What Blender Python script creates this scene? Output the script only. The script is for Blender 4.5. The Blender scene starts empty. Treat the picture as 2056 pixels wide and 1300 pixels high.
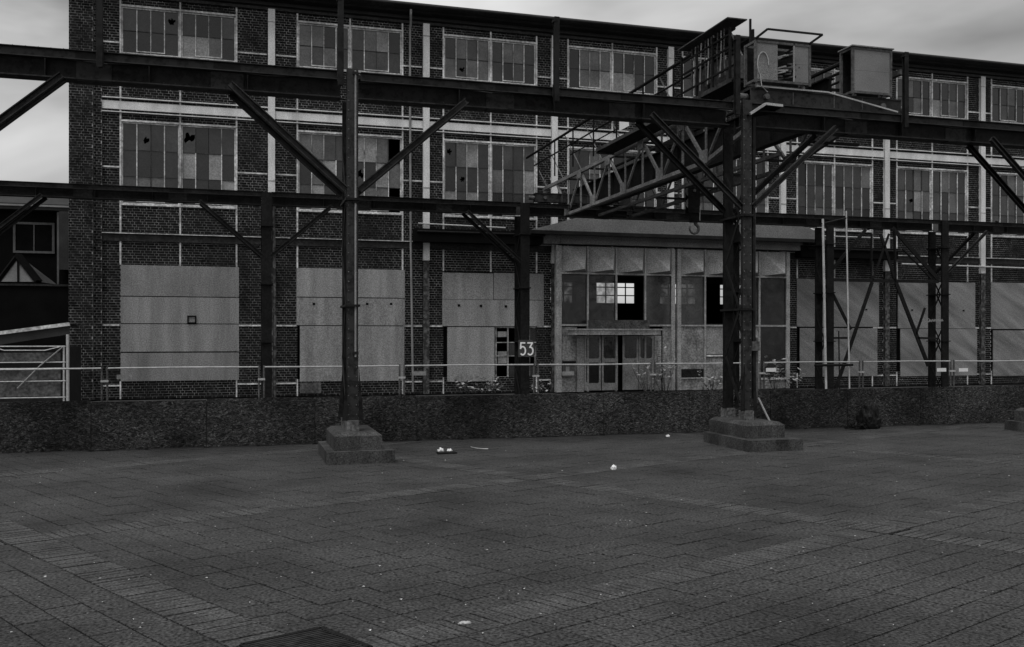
import bpy, bmesh, math, random
from mathutils import Vector, Matrix
random.seed(53)
R = random.random
def U(a, b): return a + (b - a) * R()

# ------------------------------------------------------------------ camera
FPX, HC, HY = 1880.0, 2.2, 678.0            # focal length and horizon row (2056 px wide picture), eye height
TH = math.atan(547 / 1880)
S_, C_ = math.sin(TH), math.cos(TH)
sc = bpy.context.scene
col = sc.collection
cam = bpy.data.cameras.new('camera')
camo = bpy.data.objects.new('camera', cam)
col.objects.link(camo)
camo.location = (0, 0, HC)
camo.rotation_euler = (math.radians(90), 0, -TH)
cam.sensor_width = 36
cam.lens = FPX / 2056 * 36
cam.shift_y = 28 / 2056
cam.clip_end = 3000
sc.camera = camo

# ------------------------------------------------------------------ sky and sun (overcast)
SUN_EL, SUN_AZ = math.radians(66), math.radians(222)   # azimuth clockwise from +Y: behind the camera, a little left
world = bpy.data.worlds.new('World')
sc.world = world
world.use_nodes = True
wn, wl = world.node_tree.nodes, world.node_tree.links
wn.clear()
sky = wn.new('ShaderNodeTexSky'); sky.sky_type = 'NISHITA'; sky.sun_disc = False
sky.sun_elevation = SUN_EL; sky.sun_rotation = SUN_AZ; sky.dust_density = 4.0; sky.air_density = 1.0
bw = wn.new('ShaderNodeRGBToBW')
tc = wn.new('ShaderNodeTexCoord')
mp = wn.new('ShaderNodeMapping'); mp.inputs['Scale'].default_value = (1.0, 1.0, 2.6)
mp.inputs['Location'].default_value = (1.3, 0.2, 0.1)
nz = wn.new('ShaderNodeTexNoise'); nz.inputs['Scale'].default_value = 2.3; nz.inputs['Detail'].default_value = 5
nz.inputs['Roughness'].default_value = 0.5; nz.inputs['Distortion'].default_value = 0.4
mr = wn.new('ShaderNodeMapRange')
mr.inputs['From Min'].default_value = 0.26; mr.inputs['From Max'].default_value = 0.66
mr.inputs['To Min'].default_value = 0.28; mr.inputs['To Max'].default_value = 1.14
mul = wn.new('ShaderNodeMath'); mul.operation = 'MULTIPLY'
cmp_ = wn.new('ShaderNodeMath'); cmp_.operation = 'MULTIPLY_ADD'      # overcast: flatten the clear-sky gradient
cmp_.inputs[1].default_value = 0.30; cmp_.inputs[2].default_value = 3.4
bg = wn.new('ShaderNodeBackground'); bg.inputs['Strength'].default_value = 0.14
wo = wn.new('ShaderNodeOutputWorld')
wl.new(sky.outputs[0], bw.inputs[0]); wl.new(bw.outputs[0], cmp_.inputs[0])
wl.new(tc.outputs['Generated'], mp.inputs[0]); wl.new(mp.outputs[0], nz.inputs['Vector'])
wl.new(nz.outputs['Fac'], mr.inputs['Value'])
wl.new(cmp_.outputs[0], mul.inputs[0]); wl.new(mr.outputs[0], mul.inputs[1])
wl.new(mul.outputs[0], bg.inputs['Color']); wl.new(bg.outputs[0], wo.inputs[0])
sl = bpy.data.lights.new('sun', 'SUN'); sl.energy = 1.35; sl.angle = math.radians(22)
sl.color = (1, 1, 1)
so = bpy.data.objects.new('sun', sl); col.objects.link(so)
sd = Vector((math.sin(SUN_AZ) * math.cos(SUN_EL), math.cos(SUN_AZ) * math.cos(SUN_EL), math.sin(SUN_EL)))
so.rotation_euler = (-sd).to_track_quat('-Z', 'Y').to_euler()
vs = sc.view_settings
vs.view_transform = 'Standard'; vs.look = 'None'; vs.exposure = 0.28; vs.gamma = 1.0; vs.use_curve_mapping = False

# ------------------------------------------------------------------ survey helpers: photo measurement -> place
def PX(px, Y):
    u = (px - 1028) / FPX
    return Y * (S_ + C_ * u) / (C_ - S_ * u)
def PZ(px, py, Y):
    return HC + (HY - py) * (S_ * PX(px, Y) + C_ * Y) / FPX
def PP(px, py, Y):
    return Vector((PX(px, Y), Y, PZ(px, py, Y)))
def GP(px, py):
    z = FPX * HC / (py - HY); r = (px - 1028) / FPX * z
    return S_ * z + C_ * r, C_ * z - S_ * r
def proj(x, y, z):
    d = S_ * x + C_ * y
    if d < 0.1: return None
    return 1028 + FPX * (C_ * x - S_ * y) / d, HY - FPX * (z - HC) / d, d

YF, YN, YR, YO = 36.0, 17.28, 32.0, 19.6     # facade, near runway, far runway, hoarding

# ------------------------------------------------------------------ materials (all greys: the picture is black and white)
MAT = {}
def mat(name, v, rough=0.8, var=0.35, scale=1.5, fine=0.25, fscale=45, spec=0.3, bump=0.0, bscale=30, metal=0.0,
        sx=(1, 1, 1), kind=None, v2=None, rot=0.0):
    m = bpy.data.materials.new(name); m.use_nodes = True
    n, l = m.node_tree.nodes, m.node_tree.links
    b = n['Principled BSDF']
    b.inputs['Roughness'].default_value = rough
    b.inputs['Specular IOR Level'].default_value = spec
    b.inputs['Metallic'].default_value = metal
    g = n.new('ShaderNodeNewGeometry')
    mpn = n.new('ShaderNodeMapping'); mpn.inputs['Scale'].default_value = sx
    if rot:
        mpr = n.new('ShaderNodeMapping'); mpr.inputs['Rotation'].default_value = (0, rot, 0)
        l.new(g.outputs['Position'], mpr.inputs[0])
    l.new(mpr.outputs[0] if rot else g.outputs['Position'], mpn.inputs[0])
    a = n.new('ShaderNodeTexNoise'); a.inputs['Scale'].default_value = scale; a.inputs['Detail'].default_value = 5
    a.inputs['Roughness'].default_value = 0.6
    f = n.new('ShaderNodeTexNoise'); f.inputs['Scale'].default_value = fscale; f.inputs['Detail'].default_value = 2
    l.new(mpn.outputs[0], a.inputs['Vector']); l.new(g.outputs['Position'], f.inputs['Vector'])
    r1 = n.new('ShaderNodeMapRange'); r1.inputs['From Min'].default_value = 0.3; r1.inputs['From Max'].default_value = 0.7
    r1.inputs['To Min'].default_value = v * (1 - var); r1.inputs['To Max'].default_value = v * (1 + var)
    r2 = n.new('ShaderNodeMapRange'); r2.inputs['From Min'].default_value = 0.3; r2.inputs['From Max'].default_value = 0.7
    r2.inputs['To Min'].default_value = 1 - fine; r2.inputs['To Max'].default_value = 1 + fine
    x = n.new('ShaderNodeMath'); x.operation = 'MULTIPLY'
    l.new(a.outputs['Fac'], r1.inputs['Value']); l.new(f.outputs['Fac'], r2.inputs['Value'])
    l.new(r1.outputs[0], x.inputs[0]); l.new(r2.outputs[0], x.inputs[1])
    last = x
    if kind == 'flake':                       # pressed flakes of a chip board
        vm = n.new('ShaderNodeMapping'); vm.inputs['Scale'].default_value = (26, 9, 62)
        w = n.new('ShaderNodeTexNoise'); w.inputs['Scale'].default_value = 5.0; w.inputs['Detail'].default_value = 2
        va = n.new('ShaderNodeVectorMath'); va.operation = 'MULTIPLY_ADD'; va.inputs[1].default_value = (0.16, 0.0, 0.16)
        l.new(g.outputs['Position'], w.inputs['Vector']); l.new(w.outputs['Color'], va.inputs[0])
        l.new(g.outputs['Position'], va.inputs[2]); l.new(va.outputs[0], vm.inputs[0])
        vo = n.new('ShaderNodeTexVoronoi'); vo.inputs['Scale'].default_value = 1.0
        l.new(vm.outputs[0], vo.inputs['Vector'])
        sp = n.new('ShaderNodeSeparateColor'); l.new(vo.outputs['Color'], sp.inputs[0])
        cr = n.new('ShaderNodeValToRGB')
        e = cr.color_ramp.elements
        e[0].position = 0.0; e[0].color = (0.16, 0.16, 0.16, 1)
        e[1].position = 1.0; e[1].color = (2.6, 2.6, 2.6, 1)
        e2 = e.new(0.72); e2.color = (1.0, 1.0, 1.0, 1); e3 = e.new(0.9); e3.color = (1.5, 1.5, 1.5, 1)
        l.new(sp.outputs[0], cr.inputs[0])
        y = n.new('ShaderNodeMath'); y.operation = 'MULTIPLY'
        l.new(cr.outputs[0], y.inputs[0]); l.new(x.outputs[0], y.inputs[1]); last = y
    if kind == 'speck':                       # flaking paint, spots
        s = n.new('ShaderNodeTexNoise'); s.inputs['Scale'].default_value = 7; s.inputs['Detail'].default_value = 6
        l.new(mpn.outputs[0], s.inputs['Vector'])
        r3 = n.new('ShaderNodeMapRange'); r3.inputs['From Min'].default_value = 0.46; r3.inputs['From Max'].default_value = 0.54
        l.new(s.outputs['Fac'], r3.inputs['Value'])
        mx = n.new('ShaderNodeMix'); mx.data_type = 'FLOAT'
        l.new(r3.outputs[0], mx.inputs[0]); l.new(x.outputs[0], mx.inputs[2]); mx.inputs[3].default_value = v2
        last = mx
    l.new(last.outputs[0], b.inputs['Base Color'])
    if bump:
        bt = n.new('ShaderNodeTexNoise'); bt.inputs['Scale'].default_value = bscale; bt.inputs['Detail'].default_value = 4
        l.new(g.outputs['Position'], bt.inputs['Vector'])
        bm_ = n.new('ShaderNodeBump'); bm_.inputs['Strength'].default_value = bump; bm_.inputs['Distance'].default_value = 0.02
        l.new(bt.outputs['Fac'], bm_.inputs['Height']); l.new(bm_.outputs[0], b.inputs['Normal'])
    MAT[name] = m
    return m
mat('brick', 0.014, 0.9, 0.7, 2.5, 0.7, 12, spec=0.1)
mat('brick_dark', 0.012, 0.9, 0.5, 2.0, 0.4, 16)
mat('mortar', 0.30, 0.95, 0.75, 0.9, 0.5, 9, spec=0.1)
mat('white_steel', 0.62, 0.6, 0.22, 2.0, 0.22, 30, sx=(1, 1, 0.35))
mat('thin_white', 0.48, 0.6, 0.5, 1.6, 0.4, 12)
mat('worn_column', 0.10, 0.8, 0.6, 3.0, 0.5, 14, kind='speck', v2=0.028)
mat('band_dark', 0.03, 0.7, 0.4, 2.0, 0.5, 12, spec=0.15)
mat('board', 0.235, 0.75, 0.30, 1.0, 0.38, 26, sx=(2.2, 1, 0.22), bump=0.15, bscale=20)
mat('board_b', 0.205, 0.75, 0.30, 1.1, 0.38, 26, sx=(1.6, 1, 0.3))
mat('board_c', 0.255, 0.75, 0.26, 0.8, 0.38, 26, sx=(2.8, 1, 0.2))
mat('board_streak', 0.18, 0.75, 0.42, 0.9, 0.4, 26, sx=(2.6, 1, .4), rot=math.radians(58))
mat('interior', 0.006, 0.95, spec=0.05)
mat('gutter', 0.010, 0.6, 0.5, 1.2, 0.4, 8, spec=0.2)
mat('roof', 0.02, 0.9)
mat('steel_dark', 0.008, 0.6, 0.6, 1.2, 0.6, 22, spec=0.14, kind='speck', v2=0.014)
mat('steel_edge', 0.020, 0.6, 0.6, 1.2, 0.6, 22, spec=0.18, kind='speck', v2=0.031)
mat('steel_grey', 0.075, 0.5, 0.45, 1.6, 0.5, 20, spec=0.3)
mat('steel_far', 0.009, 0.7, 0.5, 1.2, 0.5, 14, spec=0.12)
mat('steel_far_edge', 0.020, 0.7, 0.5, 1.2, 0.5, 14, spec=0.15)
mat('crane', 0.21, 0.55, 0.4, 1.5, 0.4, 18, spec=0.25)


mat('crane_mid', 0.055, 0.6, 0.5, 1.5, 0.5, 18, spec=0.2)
mat('crane_dark', 0.009, 0.7, 0.5, 1.5, 0.5, 18, spec=0.1)
mat('mesh_panel', 0.17, 0.6, 0.25, 1.2, 0.7, 95)
mat('cable', 0.34, 0.5)
mat('galv', 0.42, 0.4, 0.2, 3, 0.2, 20, spec=0.5)
mat('concrete', 0.050, 0.9, 0.5, 2.0, 0.55, 40, spec=0.12, sx=(1.4, 1.4, .5))
mat('concrete_top', 0.09, 0.9, 0.5, 3, 0.6, 22, bump=0.1)
mat('osb', 0.038, 0.85, 0.8, 0.55, 0.6, 60, kind='flake', spec=0.12)
mat('slab', 0.043, 0.75, 0.45, 0.6, 0.9, 34, spec=0.2, bump=0.6, bscale=45)
mat('slab_pale', 0.049, 0.75, 0.45, 0.6, 0.9, 34, spec=0.2, bump=0.6, bscale=45)
mat('slab_dark', 0.037, 0.75, 0.45, 0.6, 0.9, 34, spec=0.2, bump=0.6, bscale=45)
mat('strip_brick', 0.060, 0.78, 0.4, 2.0, 0.8, 42, spec=0.22, bump=0.4, bscale=60)
mat('joint', 0.004, 0.95, spec=0.05)
mat('ground', 0.05, 0.9, 0.4, 0.3, 0.4, 8)
mat('litter', 0.42, 0.8, 0.4, 5, 0.2, 30)
mat('paper', 0.80, 0.8, 0.1, 8, 0.05, 30)
mat('black_bag', 0.006, 0.6, 0.4, 5, 0.2, 20, spec=0.25)
mat('grate', 0.008, 0.6, 0.3, 5, 0.3, 40, spec=0.15)
mat('plate', 0.05, 0.6, 0.25, 3, 0.2, 20)
mat('sign_white', 0.85, 0.6, 0.05, 3, 0.05, 20)
mat('entry_panel', 0.25, 0.65, 0.22, 1.6, 0.4, 22)
mat('entry_frame', 0.29, 0.6, 0.35, 2.0, 0.4, 18)
mat('entry_dirty', 0.22, 0.8, 0.5, 2.0, 0.5, 14, sx=(1, 1, .6))
mat('door_grey', 0.28, 0.6, 0.3, 2.0, 0.3, 18)
mat('rust_box', 0.06, 0.9, 0.6, 5, 0.6, 18)
mat('soffit', 0.07, 0.8, 0.25, 0.6, 0.4, 20)
mat('fascia', 0.15, 0.7, 0.25, 1.0, 0.4, 20)
mat('neigh_wall', 0.004, 0.9, spec=0.08)
mat('neigh_roof', 0.03, 0.8)
mat('neigh_trim', 0.10, 0.7, 0.4)
mat('neigh_frame', 0.22, 0.7, 0.3)
mat('shed_panel', 0.085, 0.8, 0.45, 2.5, 0.5, 14)
mat('leaf', 0.36, 0.6, 0.6, 6, 0.3, 20)
mat('stem', 0.03, 0.8)
for i, v in enumerate((0.014, 0.026, 0.045, 0.10, 0.22, 0.004)):
    mat('pane%d' % i, v, 0.22 + 0.03 * i, 0.35, 1.6, 0.3, 20, spec=0.45)
mat('muntin', 0.27, 0.6, 0.75, 2.2, 0.4, 12)
mat('muntin_dark', 0.03, 0.7, 0.5, 3, 0.3, 12)
def glass(name, op, v):
    m = bpy.data.materials.new(name); m.use_nodes = True
    n, l = m.node_tree.nodes, m.node_tree.links
    b = n['Principled BSDF']; b.inputs['Roughness'].default_value = 0.15; b.inputs['Base Color'].default_value = (v, v, v, 1)
    t = n.new('ShaderNodeBsdfTransparent'); x = n.new('ShaderNodeMixShader')
    g = n.new('ShaderNodeNewGeometry'); nn = n.new('ShaderNodeTexNoise'); nn.inputs['Scale'].default_value = 3.5; nn.inputs['Detail'].default_value = 5
    r = n.new('ShaderNodeMapRange'); r.inputs['From Min'].default_value = 0.35; r.inputs['From Max'].default_value = 0.68
    r.inputs['To Min'].default_value = max(0, op - 0.18); r.inputs['To Max'].default_value = min(1, op + 0.25)
    l.new(g.outputs['Position'], nn.inputs['Vector']); l.new(nn.outputs['Fac'], r.inputs['Value']); l.new(r.outputs[0], x.inputs[0])
    l.new(t.outputs[0], x.inputs[1]); l.new(b.outputs[0], x.inputs[2]); l.new(x.outputs[0], n['Material Output'].inputs[0])
    MAT[name] = m
glass('dirty_glass', 0.40, 0.05)
glass('grey_glass', 0.86, 0.055)
glass('dark_glass', 0.82, 0.018)

# ------------------------------------------------------------------ mesh builders
ORG = {}
def wpos(o): return ORG.get(o, Vector((0, 0, 0)))
def tag(o, label=None, cat=None, group=None, kind=None):
    if label: o['label'] = label
    if cat: o['category'] = cat
    if group: o['group'] = group
    if kind: o['kind'] = kind
    return o
def empty(name, loc, label, cat, group=None):
    o = bpy.data.objects.new(name, None); o.empty_display_size = 0.3
    col.objects.link(o); o.location = loc; ORG[o] = Vector(loc)
    return tag(o, label, cat, group)
class MB:
    def __init__(s): s.v = []; s.f = []
    def poly(s, pts):
        i = len(s.v); s.v += [tuple(p) for p in pts]; s.f.append(tuple(range(i, i + len(pts)))); return s
    def box(s, x0, x1, y0, y1, z0, z1):
        i = len(s.v)
        s.v += [(x0, y0, z0), (x1, y0, z0), (x1, y1, z0), (x0, y1, z0), (x0, y0, z1), (x1, y0, z1), (x1, y1, z1), (x0, y1, z1)]
        s.f += [(i, i+3, i+2, i+1), (i+4, i+5, i+6, i+7), (i, i+1, i+5, i+4), (i+1, i+2, i+6, i+5), (i+2, i+3, i+7, i+6), (i+3, i, i+4, i+7)]
        return s
    def bar(s, p, q, w, h, up=(0, 0, 1)):
        p, q = Vector(p), Vector(q); d = (q - p)
        if d.length < 1e-6: return s
        d.normalize(); u = Vector(up)
        if abs(d.dot(u)) > 0.98: u = Vector((0, 1, 0))
        a = d.cross(u).normalized(); b = a.cross(d).normalized()
        i = len(s.v)
        for e in (p, q):
            for sa, sb in ((-1, -1), (1, -1), (1, 1), (-1, 1)):
                s.v.append(tuple(e + a * (sa * w / 2) + b * (sb * h / 2)))
        s.f += [(i, i+1, i+2, i+3), (i+7, i+6, i+5, i+4)]
        for k in range(4): s.f.append((i + k, i + 4 + k, i + 4 + (k + 1) % 4, i + (k + 1) % 4))
        return s
    def tube(s, pts, r, n=7):
        pts = [Vector(p) for p in pts]; rings = []
        for k, p in enumerate(pts):
            d = (pts[min(k + 1, len(pts) - 1)] - pts[max(k - 1, 0)]).normalized()
            u = Vector((0, 0, 1)) if abs(d.z) < 0.9 else Vector((0, 1, 0))
            a = d.cross(u).normalized(); b = a.cross(d).normalized()
            rr = r[k] if isinstance(r, (list, tuple)) else r
            i = len(s.v); rings.append(i)
            for j in range(n):
                t = 2 * math.pi * j / n
                s.v.append(tuple(p + a * (rr * math.cos(t)) + b * (rr * math.sin(t))))
        for k in range(len(rings) - 1):
            for j in range(n):
                s.f.append((rings[k] + j, rings[k + 1] + j, rings[k + 1] + (j + 1) % n, rings[k] + (j + 1) % n))
        s.f.append(tuple(rings[0] + j for j in range(n))); s.f.append(tuple(rings[-1] + j for j in reversed(range(n))))
        return s
    def hsec(s, x, y, z0, z1, w, d, tf=0.02, tw=0.016, ax='y'):       # rolled H section standing up; flanges face +-Y
        if ax == 'y':
            s.box(x - w/2, x + w/2, y - d/2, y - d/2 + tf, z0, z1); s.box(x - w/2, x + w/2, y + d/2 - tf, y + d/2, z0, z1)
            s.box(x - tw/2, x + tw/2, y - d/2 + tf, y + d/2 - tf, z0, z1)
        else:
            s.box(x - d/2, x - d/2 + tf, y - w/2, y + w/2, z0, z1); s.box(x + d/2 - tf, x + d/2, y - w/2, y + w/2, z0, z1)
            s.box(x - d/2 + tf, x + d/2 - tf, y - tw/2, y + tw/2, z0, z1)
        return s
    def build(s, name, m, parent=None, smooth=False):
        o_ = wpos(parent) if parent else Vector((0, 0, 0))
        me = bpy.data.meshes.new(name)
        me.from_pydata([(a - o_.x, b - o_.y, c - o_.z) for a, b, c in s.v], [], s.f)
        me.materials.append(MAT[m])
        if smooth: me.polygons.foreach_set('use_smooth', [True] * len(me.polygons))
        me.update()
        bm = bmesh.new(); bm.from_mesh(me); bmesh.ops.recalc_face_normals(bm, faces=bm.faces); bm.to_mesh(me); bm.free()
        o = bpy.data.objects.new(name, me); col.objects.link(o)
        if parent: o.parent = parent
        ORG[o] = o_
        return o
def inst(name, mesh, loc, scale, parent, rot=None):
    o = bpy.data.objects.new(name, mesh); col.objects.link(o)
    o.parent = parent; o.location = Vector(loc) - wpos(parent); o.scale = scale
    if rot: o.rotation_euler = rot
    ORG[o] = wpos(parent)
    return o
def unit_mesh(name, m, ch=0.0):
    b = MB()
    if ch == 0: b.box(-.5, .5, -.5, .5, -.5, .5)
    me = bpy.data.meshes.new(name); me.from_pydata(b.v, [], b.f); me.materials.append(MAT[m]); me.update()
    return me
def stroke(b, lines, x0, z0, sx, sz, y, w, dep=0.006):                # flat lettering: polylines as ribbons
    kk = 0
    for ln in lines:
        for (p, q) in zip(ln[:-1], ln[1:]):
            P = Vector((x0 + p[0]*sx, y, z0 + p[1]*sz)); Q = Vector((x0 + q[0]*sx, y, z0 + q[1]*sz))
            e = (Q - P).normalized() * w * 0.35
            kk += 1; dv = Vector((0, -.0007 * (kk % 9), 0))
            b.bar(P - e + dv, Q + e + dv, w, dep, up=(0, 1, 0))

# ================================================================== GROUND
b = MB(); b.poly([(-400, -60, -0.05), (500, -60, -0.05), (500, 900, -0.05), (-400, 900, -0.05)])
tag(b.build('ground', 'ground'), kind='structure')
AD = Vector((math.cos(math.radians(22)), math.sin(math.radians(22)), 0))
BD = Vector((math.cos(math.radians(119)), math.sin(math.radians(119)), 0))
def AB(a, bb): return AD * a + BD * bb
pav = MB()
pav.poly([(-12, 2.5, -0.022), (30, 2.5, -0.022), (30, 26, -0.022), (-12, 26, -0.022)])
pavement = tag(pav.build('pavement', 'joint'), kind='structure')
AB0, AW, AP = 3.33, 0.45, 7.17       # soldier-course bands running one way: start, width, period
BB0, BW, BP = 5.70, 0.43, 5.52
NA, NB = 22, 16
la = (AP - AW) / NA; lb = (BP - BW) / NB
def slab_unit(name, la, lb, m='slab', gap=0.014):
    me = bpy.data.meshes.new(name); v = []
    for zz, g in ((-0.02, 0), (-0.004, 0), (0.0, 0.007)):
        for sa, sb in ((-1, -1), (1, -1), (1, 1), (-1, 1)):
            p = AB(sa * (la / 2 - gap / 2 - g), sb * (lb / 2 - gap / 2 - g)); v.append((p.x, p.y, zz))
    f = [(8, 9, 10, 11)]
    for k in range(2):
        for j in range(4): f.append((k*4 + j, k*4 + (j+1) % 4, k*4 + 4 + (j+1) % 4, k*4 + 4 + j))
    me.from_pydata(v, [], f); me.materials.append(MAT[m]); me.update(); return me
slab_me = slab_unit('paving_slab', la, lb)
slab_mes = [slab_me, slab_unit('paving_slab', la, lb, 'slab_pale'), slab_unit('paving_slab', la, lb, 'slab_dark')]
slots = []; strips = MB()
def vis(p, mg=320):
    q = proj(p.x, p.y, 0)
    return q and -mg < q[0] < 2056 + mg and q[1] < 1300 + mg * 2 and p.y < YO + 0.6
def strip_brick(ca, cb, wa, wb):
    h = U(-0.004, 0.004)
    pts = [AB(ca - wa/2, cb - wb/2), AB(ca + wa/2, cb - wb/2), AB(ca + wa/2, cb + wb/2), AB(ca - wa/2, cb + wb/2)]
    i = len(strips.v)
    strips.v += [(p.x, p.y, h) for p in pts] + [(p.x, p.y, -0.02) for p in pts]
    strips.f.append((i, i+1, i+2, i+3))
    for j in range(4): strips.f.append((i + 4 + j, i + 4 + (j+1) % 4, i + (j+1) % 4, i + j))
for ia in range(-4, 6):
    for ib in range(-3, 6):
        a0 = AB0 + ia * AP; b0 = BB0 + ib * BP
        for i in range(NA):
            for j in range(NB):
                c = AB(a0 + AW + la * (i + .5), b0 + BW + lb * (j + .5))
                if vis(c): slots.append(c)
        k = 0.088
        for i in range(int((AP - AW) / k)):                             # band along A
            ca = a0 + AW + k * (i + .5)
            if vis(AB(ca, b0)): strip_brick(ca, b0 + BW / 2, k - U(.009, .02), BW - .015)
        for j in range(int(BP / k)):                                    # band along B
            cb = b0 + k * (j + .5)
            if vis(AB(a0, cb)): strip_brick(a0 + AW / 2, cb, AW - .015, k - U(.009, .02))
slots.sort(key=lambda p: S_ * p.x + C_ * p.y)
for n_, p in enumerate(slots[:300]):
    o = inst('paving_slab', random.choices(slab_mes, (7, 2, 1))[0], (p.x, p.y, U(-0.002, 0.0015)), (1, 1, 1), pavement)
    o.rotation_euler = (U(-.004, .004), U(-.004, .004), U(-.006, .006))
rest = MB(); sv = [v.co.copy() for v in slab_me.vertices]; sf = [tuple(f.vertices) for f in slab_me.polygons]
for p in slots[300:]:
    i = len(rest.v); h = U(-.004, .003); tx, ty = U(-.006, .006), U(-.006, .006)
    rest.v += [(p.x + c.x, p.y + c.y, h + c.z + c.x * tx + c.y * ty) for c in sv]
    rest.f += [tuple(i + q for q in f) for f in sf]
tag(rest.build('paving_slabs', 'slab', pavement), kind='stuff')
tag(strips.build('paving_bricks', 'strip_brick', pavement), kind='stuff')

# ================================================================== FACTORY BUILDING
XL, XR = PX(141, YF), 38.0
fac = empty('factory_building', (XL, YF, 0), 'long dark brick factory with white steel frame and broken windows', 'building')
Z_TH, Z_TS, Z_BT, Z_BB, Z_MH, Z_MS, Z_LT, Z_LB, Z_DT, Z_DB, Z_C = 14.06, 12.36, 10.62, 10.34, 9.95, 6.98, 5.90, 5.64, 4.80, 0.63, 14.45
BAYS = [(205, 242, 362, 475, 545), (545, 597, 703, 808, 855), (855, 890, 985, 1077, 1112), (1112, 1140, 1229, 1318, 1345),
        (1345, 1370, 1456, 1541, 1570), (1570, 1600, 1675, 1751, 1778), (1778, 1800, 1871, 1942, 1970), (1970, 1990, 2060, 2126, 2150)]
bays = [[PX(p, YF) for p in q] for q in BAYS]
CW = 0.13
mort = MB(); bricks = []                      # bricks: (x0,x1,yfront,z0,z1)
CRS, STR, JT = 0.0935, 0.272, 0.015
def brickwork(x0, x1, z0, z1, y=YF, thick=0.30):
    mort.box(x0, x1, y + 0.012, y + thick, z0, z1)
    k0 = int(math.floor(z0 / CRS))
    for k in range(k0, int(math.ceil(z1 / CRS)) + 1):
        a, bz = max(k * CRS, z0), min((k + 1) * CRS - JT, z1)
        if bz - a < 0.02: continue
        x = -20.0 + (0, STR * 0.75, STR * 0.5, STR * 0.25)[k % 4]
        n = 0
        x += math.floor((x0 - x) / (STR * 1.5)) * STR * 1.5
        while x < x1:
            w = STR if (n % 2 == 0) else STR / 2
            p, q = max(x, x0), min(x + w - JT, x1)
            if q - p > 0.03 : bricks.append((p, q, y + U(-.004, .004), a, bz))
            x += w; n += 1
thin = []; verts_ = []
for bi, (PL, J0, Cc, J1, PR) in enumerate(bays):
    xa = PL + (CW if bi else 0.0); xb = PR - CW
    zlow = 4.98 if bi in (3, 4) else 0.0
    brickwork(xa, J0, zlow, Z_C); brickwork(J1, xb, zlow, Z_C)
    for z0, z1 in ((Z_TH, Z_C), (Z_MH, Z_TS)): brickwork(J0, J1, z0, z1)
    if bi in (3, 4): brickwork(J0, J1, 4.98, Z_MS)
    else:
        brickwork(J0, J1, Z_DT, Z_MS); brickwork(J0, J1, 0, Z_DB)
    for xx in (J0, Cc, J1): thin.append((xx - .03, xx + .03, YF - .035, Z_LT + .02 if bi in (3, 4) else Z_DT + .0, Z_C - .02))
    for xx in (J0, J1):
        if bi not in (3, 4): thin.append((xx - .025, xx + .025, YF - .03, 0, Z_DB))
    for zz in (Z_TH, Z_MH): thin.append((J0 - .03, J1 + .03, YF - .04, zz - .03, zz + .035))
    for zz in (12.72, 8.28, 2.64, .48):
        if zz < 4 and bi in (3, 4): continue
        thin.append((xa + .02, J0 - .035, YF - .03, zz - .025, zz + .03)); thin.append((J1 + .035, xb - .02, YF - .03, zz - .025, zz + .03))
# left pier, stepped
XA, XBp, XC = XL, PX(186, YF - .3), PX(205, YF)
brickwork(XA, XBp, 0, 16.6, YF - .30, .6); brickwork(XBp, XC, 0, 14.6, YF - .14, .44)
wall = mort.build('mortar_wall', 'mortar', fac)
wall['label'] = 'pale mortar between the dark bricks'
# bricks: nearest 300 as pieces, the others one mesh
bm_u = unit_mesh('brick', 'brick')
pier = [k for k in bricks if k[2] < YF - .25 and 0.9 < k[3] and proj(k[0], k[2], k[3])[1] > 395]
pier.sort(key=lambda k: -k[3]); pier = set(sorted(pier, key=lambda k: k[3])[:300])
many = MB()
for k in bricks:
    p, q, y, a, bz = k
    if k in pier:
        inst('brick', bm_u, ((p + q) / 2, y + .03, (a + bz) / 2), (q - p, .06, bz - a), wall)
    else:
        i = len(many.v); ye = y + .03
        many.v += [(p, y, a), (q, y, a), (q, y, bz), (p, y, bz), (p, ye, a), (q, ye, a), (q, ye, bz), (p, ye, bz)]
        many.f += [(i, i+1, i+2, i+3), (i+4, i+5, i+1, i), (i+3, i+2, i+6, i+7), (i+1, i+5, i+6, i+2), (i+4, i, i+3, i+7)]
tag(many.build('bricks', 'brick', wall), kind='stuff')
# thin painted strips of the frame: one piece each
for t in thin:
    MB().box(t[0], t[1], t[2], YF + .02, t[3], t[4]).build('frame_strip', 'thin_white', fac)
# main painted beam and the lower dark beam, bay by bay
for bi, (PL, J0, Cc, J1, PR) in enumerate(bays):
    xa, xb = PL + (CW if bi else 0), PR - CW
    b = MB(); b.box(xa, xb, YF - .07, YF + .02, Z_BB, Z_BT)
    b.box(xa, xb, YF - .12, YF + .02, Z_BT + .10, Z_BT + .135); b.box(xa, xb, YF - .12, YF + .02, Z_BB - .12, Z_BB - .09)
    b.build('floor_beam', 'white_steel', fac)
    if bi not in (3, 4):
        b = MB(); b.box(xa, xb, YF - .06, YF + .02, Z_LB, Z_LT); b.box(xa, xb, YF - .13, YF - .0, Z_LT, Z_LT + .03)
        o = b.build('floor_beam', 'band_dark', fac)
        MB().box(xa, xb, YF - .135, YF - .131, Z_LT + .004, Z_LT + .03).build('edge_line', 'thin_white', o)
    # painted column on the right of the bay
    MB().hsec(PR, YF - .05, 5.2, Z_C - .05, CW * 2 - .01, .18, .02).build('column', 'white_steel', fac)
    if bi not in (3,):
        MB().hsec(PR, YF - .05, 0, 5.19, CW * 2 - .03, .18, .02).build('column', 'worn_column', fac)['label'] = 'worn rusty foot of a frame column'
    for zz in (8.0, 13.9):
        MB().box(PR - CW, PR + CW, YF - .15, YF - .142, zz, zz + .03).build('splice_plate', 'muntin', fac)
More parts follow.
